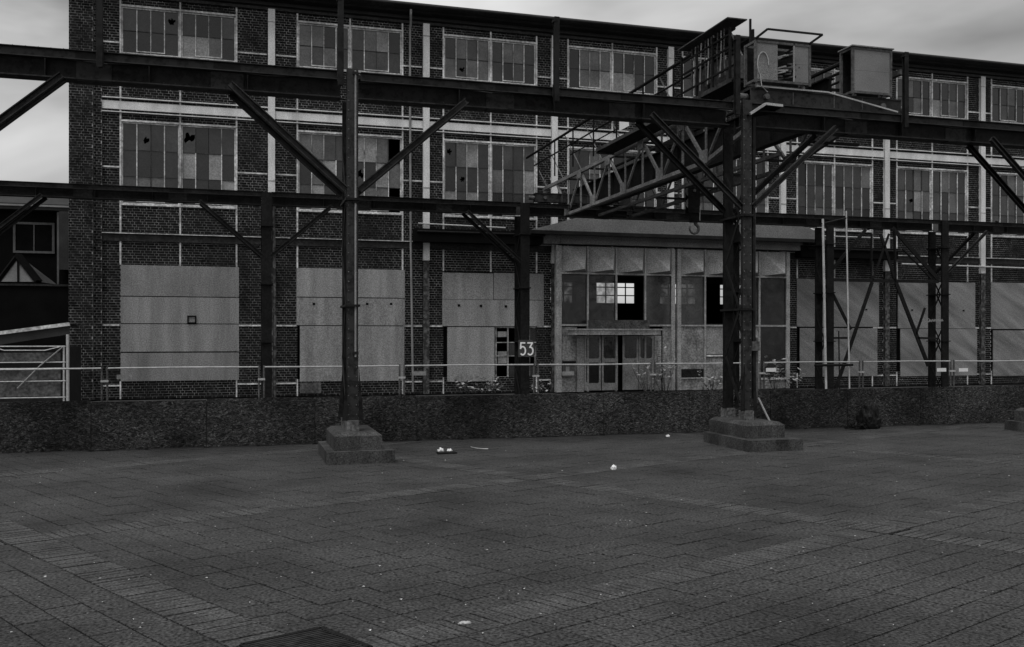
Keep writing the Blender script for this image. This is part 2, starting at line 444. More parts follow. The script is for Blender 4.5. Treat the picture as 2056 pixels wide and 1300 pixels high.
# windows
BAR_L = unit_mesh('glazing_bar', 'muntin'); BAR_D = unit_mesh('glazing_bar', 'muntin_dark')
UP = [unit_mesh('pane', 'pane%d' % i) for i in range(6)]
SPEC = {(0,0,1,0,1):4,(0,0,1,1,1):4,(0,0,0,3,0):'h',(0,1,0,1,0):'h',(0,1,1,0,0):'H',(0,1,1,3,2):4,(0,1,0,2,2):3,(0,1,0,1,2):3,
 (1,0,0,1,0):3,(1,0,1,2,0):4,(1,1,0,0,0):3,(1,1,0,2,1):4,(1,1,0,1,2):4,(1,1,1,0,0):4,(1,1,1,1,0):4,(1,1,1,2,0):3,(1,1,1,3,0):'X',
 (1,1,1,2,1):4,(1,1,1,3,1):3,(1,1,1,2,2):3,(1,1,1,3,2):'X',(1,1,1,0,1):'H',(2,0,0,1,0):3,(2,0,0,0,1):3,(2,0,0,1,1):'h',(2,0,1,2,0):3,(2,0,1,1,0):3,
 (2,1,0,0,0):'h',(2,1,0,1,1):'h',(2,1,1,3,1):4,(3,0,0,1,0):3,(3,0,0,2,0):3,(3,0,0,1,1):3,(3,0,1,1,1):4,(3,0,0,2,1):3,
 (5,1,0,0,0):5,(5,1,0,2,0):5,(5,1,1,3,2):5,(5,1,1,0,2):3,(5,1,1,0,1):5,(6,1,0,1,1):'h',(6,0,0,1,0):3,(6,0,0,2,1):3,(6,0,1,2,1):3,
 (7,1,0,0,2):'h',(7,1,0,1,0):5}
def hole_pane(x0, x1, z0, z1, y, big, parent, mi):
    cx = U(x0 + .35*(x1-x0), x0 + .65*(x1-x0)); cz = U(z0 + .35*(z1-z0), z0 + .65*(z1-z0))
    N = 11; inn = []; out = []
    rad = min(x1-x0, z1-z0) * (0.40 if big else 0.24)
    angs = sorted([2*math.pi*k/N + .05 for k in range(N)] + [math.atan2(zz-cz, xx-cx) % (2*math.pi) for xx in (x0, x1) for zz in (z0, z1)])
    for t in angs:
        dx, dz = math.cos(t), math.sin(t); s = 1e9
        if dx > 1e-6: s = min(s, (x1-cx)/dx)
        if dx < -1e-6: s = min(s, (x0-cx)/dx)
        if dz > 1e-6: s = min(s, (z1-cz)/dz)
        if dz < -1e-6: s = min(s, (z0-cz)/dz)
        out.append((cx+dx*s, y, cz+dz*s)); r = min(rad*U(.35, 1.45), s*.9); inn.append((cx+dx*r, y, cz+dz*r))
    b = MB(); n = len(angs)
    for k in range(n):
        b.poly([out[k], out[(k+1) % n], inn[(k+1) % n], inn[k]])
        i2 = [(p[0], y + .006, p[2]) for p in (inn[k], inn[(k+1) % n])]; b.poly([inn[k], inn[(k+1) % n], i2[1], i2[0]])
    b.build('pane', 'pane%d' % mi, parent)['label'] = 'pane with a jagged hole knocked through it'
def window(bi, row, half, x0, x1, z0, z1):
    nr = 2 if row == 0 else 3
    f = MB(); fw = .05; y0, y1 = YF + .03, YF + .09
    f.box(x0, x0 + fw, y0, y1, z0, z1); f.box(x1 - fw, x1, y0, y1, z0, z1)
    f.box(x0 + fw, x1 - fw, y0, y1, z0, z0 + fw); f.box(x0 + fw, x1 - fw, y0, y1, z1 - fw, z1)
    wdw = f.build('window', 'thin_white', fac)
    gx0, gx1, gz0, gz1 = x0 + fw, x1 - fw, z0 + fw, z1 - fw
    pw, ph = (gx1 - gx0) / 4, (gz1 - gz0) / nr
    for c in range(1, 4):
        if R() < .9: inst('glazing_bar', BAR_L if R() < .72 else BAR_D, (gx0 + c*pw, (y0 + y1)/2, (gz0 + gz1)/2), (.032, .045, gz1 - gz0), wdw)
    for r in range(1, nr): inst('glazing_bar', BAR_D, ((gx0 + gx1)/2, (y0 + y1)/2 + .002, gz0 + r*ph), (gx1 - gx0, .03, .026), wdw)
    vb = MB()                                                           # opening vent: heavier painted frame round the middle panes
    rr = 2 if nr == 2 else (2 if R() < .6 else 3)
    a0, a1, c1 = gx0 + pw - .02, gx0 + 3*pw + .02, gz0 + rr*ph if nr == 3 else gz1 - .02
    vb.box(a0, a0 + .035, y0 - .01, y0 + .01, gz0 + .04, c1); vb.box(a1 - .035, a1, y0 - .01, y0 + .01, gz0 + .04, c1)
    vb.box(a0, a1, y0 - .009, y0 + .009, gz0 + .04, gz0 + .075)
    vb.build('vent_frame', 'thin_white', wdw)
    for c in range(4):
        for r in range(nr):
            t = SPEC.get((bi, row, half, c, r))
            px0, px1 = gx0 + c*pw + .008, gx0 + (c+1)*pw - .008
            pz1, pz0 = gz1 - r*ph - .008, gz1 - (r+1)*ph + .008
            yy = y0 + .035 + U(0, .006)
            if t is None: t = random.choices((0, 1, 2, 3, 4), (30, 34, 20, 12, 4))[0]
            if t == 'X': continue
            if t in ('h', 'H'): hole_pane(px0, px1, pz0, pz1, yy, t == 'H', wdw, random.choice((1, 2))); continue
            o = inst('pane', UP[t], ((px0+px1)/2, yy + .003, (pz0+pz1)/2), (px1-px0, .006, pz1-pz0), wdw)
            o.rotation_euler = (U(-.004, .004), 0, U(-.006, .006))
for bi, (PL, J0, Cc, J1, PR) in enumerate(bays):
    for half in (0, 1):
        if bi == 7 and half: continue
        x0, x1 = (J0 + .03, Cc - .03) if half == 0 else (Cc + .03, J1 - .03)
        window(bi, 0, half, x0, x1, Z_TS, Z_TH - .03); window(bi, 1, half, x0, x1, Z_MS, Z_MH - .03)
    MB().box(J0, J1, YF - .05, YF + .1, Z_MS - .05, Z_MS).build('sill', 'thin_white', fac)
    MB().box(J0, J1, YF - .05, YF + .1, Z_TS - .05, Z_TS).build('sill', 'muntin', fac)
# eaves: fascia, soffit and half-round gutter along the whole front
b = MB(); prof = [(.0, 14.45), (-.22, 14.50), (-.22, 14.62), (-.50, 14.66), (-.56, 14.72)]
for k in range(9):
    t = math.pi * (1.05 + k / 8 * .95); prof.append((-.66 - .0 + .20 * math.cos(t) * 0 - .14 * math.sin(math.pi * k / 8), 14.74 + .24 * k / 8))
prof += [(-.50, 15.02), (.4, 15.12), (.4, 14.45)]
n = len(prof); i0 = len(b.v)
for x in (XL - .3, XR): b.v += [(x, YF + p[0], p[1]) for p in prof]
for k in range(n): b.f.append((i0 + k, i0 + (k+1) % n, i0 + n + (k+1) % n, i0 + n + k))
b.f.append(tuple(range(i0, i0 + n))); b.f.append(tuple(reversed(range(i0 + n, i0 + 2*n))))
b.build('gutter', 'gutter', fac)
MB().box(XL, XR, YF - .10, YF + .02, 14.36, 14.47).build('fascia_board', 'band_dark', fac)
MB().box(XL, XR, YF + .41, 50.3, 15.0, 15.11).build('roof', 'roof', fac)
# shell and floors (seen through broken panes and the entrance)
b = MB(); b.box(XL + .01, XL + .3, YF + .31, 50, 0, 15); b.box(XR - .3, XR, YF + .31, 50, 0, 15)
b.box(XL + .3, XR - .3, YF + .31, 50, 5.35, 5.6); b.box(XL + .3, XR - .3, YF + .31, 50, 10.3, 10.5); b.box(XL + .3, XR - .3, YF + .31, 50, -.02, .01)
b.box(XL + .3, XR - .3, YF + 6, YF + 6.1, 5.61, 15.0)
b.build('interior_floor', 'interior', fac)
YB = 50.0
wins = [(940, 1020), (1075, 1152), (1198, 1277), (1325, 1400), (1446, 1522), (1570, 1640), (1690, 1760)]
b = MB(); zb = PZ(1240, 610, YB); xs = XL
for p, q in wins:
    x0, x1 = PX(p, YB), PX(q, YB)
    b.box(xs, x0, YB, YB + .3, 0, 5.34); b.box(x0, x1, YB, YB + .3, 0, zb); xs = x1
b.box(xs, XR, YB, YB + .3, 0, 5.34); b.box(XL, XR, YB, YB + .3, 5.34, 15)
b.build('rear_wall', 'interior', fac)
for p, q in wins:
    x0, x1 = PX(p, YB), PX(q, YB); g = MB()
    for k in range(5): g.box(x0 + (x1-x0)*k/4 - .03, x0 + (x1-x0)*k/4 + .03, YB + .1, YB + .15, zb, 5.34)
    for k in range(4): g.box(x0, x1, YB + .105, YB + .145, zb + .47*k - .03, zb + .47*k + .03)
    g.build('rear_window', 'interior', fac)
# boards over the ground-floor openings
def board(px0, px1, py0, py1, m='board', Y=YF - .035, lbl=None, pxm=None):
    pm = pxm or (px0 + px1) / 2
    if m == 'board': m = random.choice(('board', 'board', 'board_b', 'board_c'))
    o = MB().box(PX(px0, Y) + .004, PX(px1, Y) - .004, Y + U(-.022, .004), Y + .03, PZ(pm, py1, Y) + U(.003, .02), PZ(pm, py0, Y) - U(.002, .01)).build('board', m, fac)
    o.rotation_euler = (0, U(-.0006, .0006), 0)
    if lbl: o['label'] = lbl
    return o
for y0, y1 in ((534, 596), (597, 650), (651, 707), (708, 765)): board(242, 480, y0, y1)
board(595, 813, 540, 598); b2 = board(595, 813, 599, 654); board(602, 700, 655, 767); board(701, 812, 655, 766)
board(602, 645, 768, 790, 'shed_panel')
board(888, 990, 548, 602); board(991, 1092, 549, 603); b3 = board(888, 1092, 603, 656); board(898, 993, 657, 767)
board(1600, 1765, 562, 658, 'board_streak'); board(1606, 1762, 659, 757, 'board_streak')
board(1803, 1958, 566, 660, 'board_streak'); board(1808, 1962, 661, 756, 'board_streak')
board(1990, 2150, 569, 662, 'board_streak'); board(1994, 2150, 663, 754, 'board_streak')
for bo, pts in ((b2, [(630, 611), (737, 611), (785, 611)]), (b3, [(921, 614), (965, 615), (1015, 616), (1042, 616)])):
    for p, q in pts:
        MB().box(PX(p, YF) - .05, PX(p, YF) + .05, YF - .06, YF - .046, PZ(p, q, YF) - .045, PZ(p, q, YF) + .045).build('black_patch', 'interior', bo)  # black plates laid on the boards to stand in for dark holes
for p, q in ((1738, 622), (1830, 623), (1902, 624), (1933, 624)):
    MB().box(PX(p, YF) - .05, PX(p, YF) + .05, YF - .06, YF - .046, PZ(p, q, YF) - .03, PZ(p, q, YF) + .03).build('black_patch', 'interior', fac)
for k_ in (0, 1, 2, 5, 6, 7):  # unseen dark sheets added to stop rear-window light leaking between boards
    MB().box(bays[k_][1], bays[k_][3], YF + .12, YF + .16, 0, Z_DT).build('light_block_backing', 'interior', fac) if k_ != 2 else MB().box(bays[2][1], PX(993, YF), YF + .12, YF + .16, 0, Z_DT).build('light_block_backing', 'interior', fac)
MB().box(PX(993, YF), bays[2][3], YF + .12, YF + .16, PZ(1040, 657, YF), Z_DT).build('light_block_backing', 'interior', fac)
# small framed hatch on the first board
Y_ = YF - .07; a, c = PP(376, 634, Y_), PP(394, 650, Y_); b = MB(); w = .045
b.box(a.x, a.x + w, Y_, Y_ + .02, c.z, a.z); b.box(c.x - w, c.x, Y_, Y_ + .02, c.z, a.z); b.box(a.x + w, c.x - w, Y_, Y_ + .02, c.z, c.z + w); b.box(a.x + w, c.x - w, Y_, Y_ + .02, a.z - w, a.z)
b.build('hatch_frame', 'interior', fac)
# graffiti, flat paint on board and far post
b = MB()
stroke(b, [[(0, 1), (.22, 1)], [(.11, 1), (.11, 0)], [(.28, .95), (.48, .95)], [(.38, .95), (.38, .3)],
           [(.72, .6), (.6, .68), (.54, .4), (.56, .15), (.68, .1), (.74, .2), (.74, .35), (.66, .35)],
           [(.82, .7), (.82, .1)], [(.82, .7), (.95, .66), (.95, .5), (.84, .42), (1, .34), (1, .16), (.82, .1)]],
       PX(628, YF), PZ(640, 766, YF), .72, .34, YF - .055, .035)
b.build('graffiti', 'neigh_frame', fac)
b = MB()
for k in range(5): stroke(b, [[(U(0, 1), U(0, 1)) for _ in range(5)]], PX(912 + k*10, YF), PZ(930, 762, YF), .15, .2, YF - .058, .02)
b.build('graffiti', 'neigh_frame', fac)
# broken ground-floor window beside the third board
x0, x1 = PX(995, YF), PX(1090, YF); z0, z1 = PZ(1040, 767, YF), PZ(1040, 657, YF); b = MB()
for xx in (x0, PX(1019, YF), PX(1035, YF), PX(1062, YF), x1 - .05): b.box(xx, xx + .05, YF + .02, YF + .08, z0, z1)
for q in (658, 688, 715, 733, 764): zz = PZ(1040, q, YF); b.box(x0, x1, YF + .025, YF + .075, zz - .02, zz + .02)
wb = b.build('window', 'muntin', fac); wb['label'] = 'smashed ground-floor window beside the boarding'
for p0, p1, q0, q1, mi in ((1000, 1018, 706, 730, 4), (1021, 1034, 690, 714, 1), (1037, 1061, 660, 687, 2), (1064, 1087, 660, 687, 0), (1037, 1061, 716, 732, 1), (1000, 1018, 666, 677, 4), (1021, 1034, 735, 762, 1), (1064, 1087, 735, 762, 1)):
    a, c = PP(p0, q0, YF), PP(p1, q1, YF)
    inst('pane', UP[mi], ((a.x+c.x)/2, YF + .05, (a.z+c.z)/2), (c.x-a.x, .006, a.z-c.z), wb)
# drainpipe with swan neck
xd = PX(822, YF); b = MB()
b.tube([(xd - .05, YF - .62, 14.72), (xd - .05, YF - .6, 14.55), (xd, YF - .3, 14.3), (xd, YF - .14, 14.1), (xd, YF - .12, 12), (xd + .03, YF - .12, 6), (xd + .12, YF - .12, .1)], .045)
b.build('drainpipe', 'neigh_frame', fac)
# service pipes on brackets
for p, q, y0, y1, rr in ((838, 1012, 450, 459, .03), (1645, 1786, 475, 480, .03), (1805, 2100, 531, 541, .04), (1650, 1735, 455, 461, .02)):
    MB().tube([(PX(p, YF), YF - .2, PZ(p, y0, YF)), (PX(q, YF), YF - .2, PZ(q, y1, YF))], rr).build('service_pipe', 'galv', fac)
# dark service ledges above the openings
for p, q, y0, y1 in ((832, 1085, 463, 489), (1606, 1800, 497, 519)):
    za, zb_ = PZ((p+q)/2, y0, YF - .5), PZ((p+q)/2, y1, YF - .5)
    b = MB().box(PX(p, YF - .5), PX(q, YF - .5), YF - .6, YF - .14, zb_, za)
    b.build('service_ledge', 'neigh_wall', fac)
    MB().tube([(PX(p, YF), YF - .62, za - .12), (PX(q, YF), YF - .62, za - .12)], .05).build('service_pipe', 'steel_far', fac)
# hipped lean-to roof over the entrance, its top tucked behind the far runway
ye, yt = 35.15, 35.93
e0, e1 = PP(1062, 458, ye), PP(1664, 487, ye); ze = (e0.z + e1.z) / 2; e0.z = e1.z = ze
t0, t1 = Vector((PX(1205, yt), yt, ze + .95)), Vector((PX(1600, yt), yt, ze + .95))
w0, w1 = Vector((e0.x + .2, yt, ze)), Vector((e1.x, yt, ze))
b = MB(); b.poly([e0, e1, t1, t0]); b.poly([e0, t0, w0]); b.poly([e1, w1, t1]); b.poly([e0 - Vector((0, 0, .03)), w0 - Vector((0, 0, .03)), w1 - Vector((0, 0, .03)), e1 - Vector((0, 0, .03))])
b.build('canopy', 'soffit', fac)
MB().bar(e0 + Vector((0, -.05, -.06)), e1 + Vector((0, -.05, -.06)), .12, .14).build('eave_shade_gutter', 'gutter', fac)  # dark gutter bar, also stands in for the shade under the eave

# ================================================================== ENTRANCE
YE = YF - .35
ent = empty('entrance_bay', (PX(1115, YE), YE, 0), 'grey metal and glass entrance front with double doors and pressed panels', 'entrance')
def er(px0, px1, py0, py1, y0, y1, name, m, par=ent, pm=None):
    a, c = PP(px0, py0, YE), PP(px1, py1, YE)
    pm = pm or (px0 + px1) / 2
    return MB().box(a.x, c.x, y0, y1, PZ(pm, py1, YE), PZ(pm, py0, YE)).build(name, m, par)
def sloped(px0, px1, t0, t1, b0, b1, y0, y1, name, m, par=ent):        # follows true horizontals: average the heights
    zt = (PZ(px0, t0, YE) + PZ(px1, t1, YE)) / 2; zb2 = (PZ(px0, b0, YE) + PZ(px1, b1, YE)) / 2
    return MB().box(PX(px0, YE), PX(px1, YE), y0, y1, zb2, zt).build(name, m, par)
sloped(1088, 1122, 470, 471, 490, 491, YE - .22, YE + .3, 'fascia', 'fascia')
sloped(1123, 1606, 471, 483, 492, 503, YE - .2, YE + .3, 'fascia', 'fascia')
ZP1, ZP0 = PZ(1345, 500, YE), PZ(1345, 553, YE)      # pressed panel row
ZG0 = PZ(1345, 654, YE)
cols = [1122, 1179, 1236, 1294, 1350, 1362, 1414, 1468, 1523, 1580]
for i, p in enumerate(cols):
    x = PX(p, YE); w = .085 if i in (0, 4, 5, 9) else .035
    MB().box(x - w, x + w, YE - .10, YE + .06, 0.0, ZP1).build('mullion', 'entry_frame', ent)
MB().box(PX(1116, YE) - .02, PX(1121, YE), YE - .13, YE + .1, 0, ZP1).build('mullion', 'entry_frame', ent)
for (p, q) in ((1122, 1350), (1362, 1580)):
    for z in (ZP0, ZG0): MB().box(PX(p, YE), PX(q, YE), YE - .085, YE + .05, z - .035, z + .035).build('transom', 'entry_frame', ent)
pairs = [(0, 1), (1, 2), (2, 3), (3, 4), (5, 6), (6, 7), (7, 8), (8, 9)]
for k, (i, j) in enumerate(pairs):
    x0, x1 = PX(cols[i], YE) + (.085 if i in (0, 5) else .035), PX(cols[j], YE) - (.085 if j in (4, 9) else .035)
    z0, z1 = ZP0 + .035, ZP1; b = MB(); y = YE - .02
    a, B2, c, d = (x0, y, z0), (x1, y, z0), (x1, y, z1), (x0, y, z1)
    xi = x1 - .2 * (x1 - x0); m1 = (x0 + .04*(x1-x0), y - .02, z1 - .03); m2 = (xi, y - .38, z0 + .12); m3 = (xi, y - .0, z1)
    for tri in ((d, m1, a), (a, m1, m2), (a, m2, B2), (m1, m3, m2), (d, m3, m1), (B2, m2, c), (m2, m3, c)): b.poly(tri)
    b.build('pressed_panel', 'entry_panel', ent)
    gm = ('dark_glass', 'dirty_glass', None, 'grey_glass', 'grey_glass', None, 'dirty_glass', 'dark_glass')[k]
    g0, g1 = ZG0 + .04, ZP0 - .04
    if gm: MB().box(x0, x1, YE - .02, YE - .012, g0, g1).build('pane', gm, ent)
    fr = MB()
    for xx in (x0, x1 - .03): fr.box(xx, xx + .03, YE - .05, YE, g0, g1)
    fr.box(x0 + .03, x1 - .03, YE - .05, YE, g0, g0 + .03); fr.box(x0 + .03, x1 - .03, YE - .05, YE, g1 - .03, g1)
    fr.build('pane_frame', 'muntin_dark', ent)
# lower row
def low(px0, px1, py0, py1, m, name='lower_panel', dy=0.0):
    a, c = PP(px0, py0, YE), PP(px1, py1, YE)
    return MB().box(a.x, c.x, YE - .03 - dy, YE + .02, max(c.z, 0), a.z).build(name, m, ent)
low(1126, 1158, 657, 800, 'entry_dirty'); low(1330, 1347, 657, 800, 'entry_dirty')
low(1366, 1412, 657, 741, 'entry_dirty'); low(1366, 1412, 742, 758, 'dark_glass', 'pane'); low(1366, 1412, 760, 800, 'entry_dirty')
low(1417, 1466, 657, 711, 'entry_panel'); low(1417, 1466, 713, 716, 'thin_white', 'sill', .05); low(1417, 1466, 718, 800, 'entry_dirty')
low(1471, 1521, 657, 800, 'entry_dirty'); low(1526, 1577, 657, 758, 'dark_glass', 'pane'); low(1526, 1577, 759, 762, 'thin_white', 'sill', .05); low(1526, 1577, 763, 800, 'entry_dirty')
low(1366, 1412, 759, 760, 'thin_white', 'sill', .05)
# hood over the doors with box on top
z1, z0 = PZ(1240, 661, YE), PZ(1240, 673, YE)
MB().box(PX(1154, YE - .9), PX(1326, YE - .9), YE - .95, YE - .1, z0, z1 - .06).build('door_hood', 'entry_frame', ent)
MB().box(PX(1152, YE - .9), PX(1328, YE - .9), YE - 1.0, YE - .1, z1 - .059, z1).build('hood_cap', 'entry_frame', ent)
MB().box(PX(1192, YE - .7), PX(1303, YE - .7), YE - .75, YE - .1, z1 + .002, PZ(1240, 643, YE - .7)).build('hood_box', 'rust_box', ent)
# doors
dz1 = z0 - .03; Yd = YE - .05
def leaf(px0, px1, lower_glass, name='door'):
    x0, x1 = PX(px0, Yd), PX(px1, Yd); w = .075
    zt1, zt0 = PZ(1240, 678, Yd), PZ(1240, 720, Yd); zl1, zl0 = PZ(1240, 728, Yd), PZ(1240, 769, Yd)
    b = MB(); y0, y1 = Yd - .03, Yd + .03
    b.box(x0, x0 + w, y0, y1, 0.05, dz1); b.box(x1 - w, x1, y0, y1, 0.05, dz1)
    b.box(x0 + w, x1 - w, y0, y1, zt1, dz1); b.box(x0 + w, x1 - w, y0, y1, zl1, zt0)
    b.box(x0 + w, x1 - w, y0, y1, .05, zl0 if lower_glass else zl1)
    for z in (zt0, zt1) + ((zl0, zl1) if lower_glass else ()):           # rounded pane corners
        for sx in (x0 + w, x1 - w):
            s1 = 1 if sx == x0 + w else -1; s2 = 1 if z in (zt0, zl0) else -1; r = .06
            b.poly([(sx, y0 - .001, z), (sx + s1*r, y0 - .001, z), (sx, y0 - .001, z + s2*r)])
    d = b.build(name, 'door_grey', ent)
    MB().box(x0 + w, x1 - w, Yd - .004, Yd + .004, zt0, zt1).build('pane', 'grey_glass' if px0 != 1208 else 'dirty_glass', d)
    if lower_glass: MB().box(x0 + w, x1 - w, Yd - .004, Yd + .004, zl0, zl1).build('pane', 'dark_glass', d)
    MB().tube([(x1 - .05, y0 - .06, .95), (x1 - .05, y0 - .06, 1.25)], .012).build('handle', 'galv', d)
leaf(1173, 1206, True); leaf(1208, 1240, True); leaf(1250, 1281, False); leaf(1282, 1312, False)
MB().box(PX(1158, Yd), PX(1172, Yd), Yd - .04, Yd + .04, 0, dz1).build('door_jamb', 'entry_panel', ent)
MB().box(PX(1313, Yd), PX(1327, Yd), Yd - .04, Yd + .04, 0, dz1).build('door_jamb', 'entry_dirty', ent)
bx = empty('junction_box', (PX(1140, YE - .1), YE - .1, PZ(1140, 755, YE)), 'small grey electrical box with rounded lid left of the entrance doors', 'electrical box')
a, c = PP(1129, 724, YE - .1), PP(1152, 756, YE - .1)
MB().box(a.x, c.x, YE - .24, YE - .06, c.z, a.z - .08).build('case', 'steel_grey', bx)
MB().tube([(a.x - .03, YE - .25, a.z - .06), (c.x + .03, YE - .25, a.z - .06)], .05).build('lid', 'steel_dark', bx)
MB().box(a.x + .1, a.x + .25, YE - .25, YE - .242, c.z + .1, c.z + .4).build('notice', 'neigh_frame', bx)

# ================================================================== NEIGHBOUR, SHED, GATE (far left)
YH = 43.0
nb = empty('neighbour_building', (PX(60, YH), YH, 0), 'black low building with white framed window at the left edge', 'building')
xl, xr = PX(-60, YH), PX(150, YH) + 1.5
zr1, zr0 = PZ(60, 388, YH), PZ(60, 412, YH)
b = MB(); b.box(xl, xr, YH, YH + 6, 0, zr0); b.build('wall', 'neigh_wall', nb)
b = MB(); b.poly([(xl, YH - .5, zr0), (xr, YH - .5, zr0), (xr, YH + 3, zr1 + .8), (xl, YH + 3, zr1 + .8)]); b.poly([(xl, YH - .5, zr0 - .25), (xl, YH - .5, zr0), (xr, YH - .5, zr0), (xr, YH - .5, zr0 - .25)])
b.poly([(xl, YH - .5, zr0 - .25), (xr, YH - .5, zr0 - .25), (xr, YH, zr0 - .25), (xl, YH, zr0 - .25)])
b.build('roof', 'neigh_roof', nb)
MB().box(xl, xr, YH - .56, YH - .505, zr0 - .12, zr0 - .05).build('gutter', 'neigh_frame', nb)
a, c = PP(27, 446, YH), PP(110, 510, YH); b = MB(); w = .09; y0 = YH - .08
b.box(a.x, a.x + w, y0, YH, c.z, a.z); b.box(c.x - w, c.x, y0, YH, c.z, a.z); b.box(a.x + w, c.x - w, y0, YH, c.z, c.z + w); b.box(a.x + w, c.x - w, y0, YH, a.z - w, a.z)
b.box((a.x + c.x)/2 - .02, (a.x + c.x)/2 + .02, y0 + .02, YH, c.z + w, a.z - w)
wf = b.build('window', 'neigh_trim', nb)
MB().box(a.x + w, c.x - w, YH - .03, YH - .02, c.z + w, a.z - w).build('pane', 'interior', wf)
MB().box(PX(118, YH), PX(122, YH), YH - .4, YH - .3, 4, zr0 - .3).build('downpipe', 'neigh_trim', nb)
MB().box(PX(125, YH), PX(141, YH) + 1, YH - .7, YH - .1, 5.0, zr0 - .3).build('chimney_breast', 'neigh_roof', nb)
# lower front wing with its roof light
YL = 40.5; zl = PZ(60, 572, YL)
b = MB(); b.box(PX(-60, YL), PX(142, YL) + 1, YL, YH - .75, 0, zl); b.build('lower_wing', 'neigh_wall', nb)
MB().box(PX(-60, YL), PX(142, YL) + 1, YL - .06, YL, zl - .05, zl + .03).build('wing_edge', 'steel_far_edge', nb)
for p, q in ((-60, 30),):
    pass
pk = PP(36, 512, YL + .6); l_, r_ = PP(-5, 566, YL + .1), PP(78, 566, YL + .1); bk = Vector((pk.x + 1.2, YL + 2.1, l_.z))
b = MB(); b.poly([l_, r_, pk]); b.poly([r_, Vector((r_.x + .3, YL + 2.2, r_.z)), pk]); b.poly([l_, pk, Vector((l_.x, YL + 2.2, l_.z))])
rl = b.build('roof_light', 'neigh_trim', nb)
b = MB(); b.bar(l_ + Vector((0, -.04, 0)), pk + Vector((0, -.04, 0)), .12, .12); b.bar(r_ + Vector((0, -.04, 0)), pk + Vector((0, -.04, 0)), .3, .14); b.bar((l_ + r_)/2 + Vector((0, -.03, 0)), pk + Vector((0, -.03, 0)), .07, .07); b.build('bars', 'neigh_wall', rl)
YS = 30.0
sh = empty('lean_to_shed', (PX(60, YS), YS, 0), 'low lean-to shed with pale sloping roof edge against the brick corner', 'shed')
p0, p1 = PP(-60, 677, YS), PP(140, 651, YS)
MB().bar(p0, p1, .12, .10).build('roof_edge', 'thin_white', sh)
b = MB(); b.poly([p0, p1, p1 + Vector((0, 2.5, .0)), p0 + Vector((0, 2.5, 0))]); b.poly([p0 - Vector((0, 0, .35)), p1 - Vector((0, 0, .3)), p1, p0]); b.build('roof', 'neigh_roof', sh)
MB().box(p0.x, p1.x - .05, YS + .3, YS + 2.4, 0, p0.z - .3).build('wall', 'brick_dark', sh)
YG = 27.0
gt = empty('yard_gate', (PX(136, YG), YG, 0), 'pale tubular gate with sheet infill left of the brick corner', 'gate')
zt = PZ(60, 697, YG)
b = MB()
xg = PX(136, YG); xg0 = PX(-60, YG)
MB().tube([(xg, YG, 0), (xg, YG, PZ(136, 672, YG))], .04).build('post', 'galv', gt)
MB().tube([(xg - .09, YG - .02, 0), (xg - .09, YG - .02, zt)], .025).build('post', 'galv', gt)
for q in (696, 728, 740, 766, 799):
    z = PZ(60, q, YG); MB().tube([(xg0, YG - .03, z), (xg - .05, YG - .03, z)], .016 if q != 740 else .01).build('rail', 'galv', gt)
MB().tube([PP(126, 697, YG - .06), PP(80, 735, YG - .06), PP(35, 780, YG - .06)], .018).build('brace', 'neigh_frame', gt)
MB().tube([PP(-40, 690, YG - .05), PP(8, 704, YG - .05), PP(90, 704, YG - .05), PP(120, 697, YG - .05)], .014).build('chain', 'galv', gt)
zs = [PZ(60, q, YG) for q in (707, 727, 741, 765, 798)]
for a, c in ((zs[1], zs[0]), (zs[3], zs[2]), (zs[4], zs[3])): MB().box(xg0, xg - .18, YG + .02, YG + .04, a + .02, c - .02).build('sheet', 'shed_panel', gt)

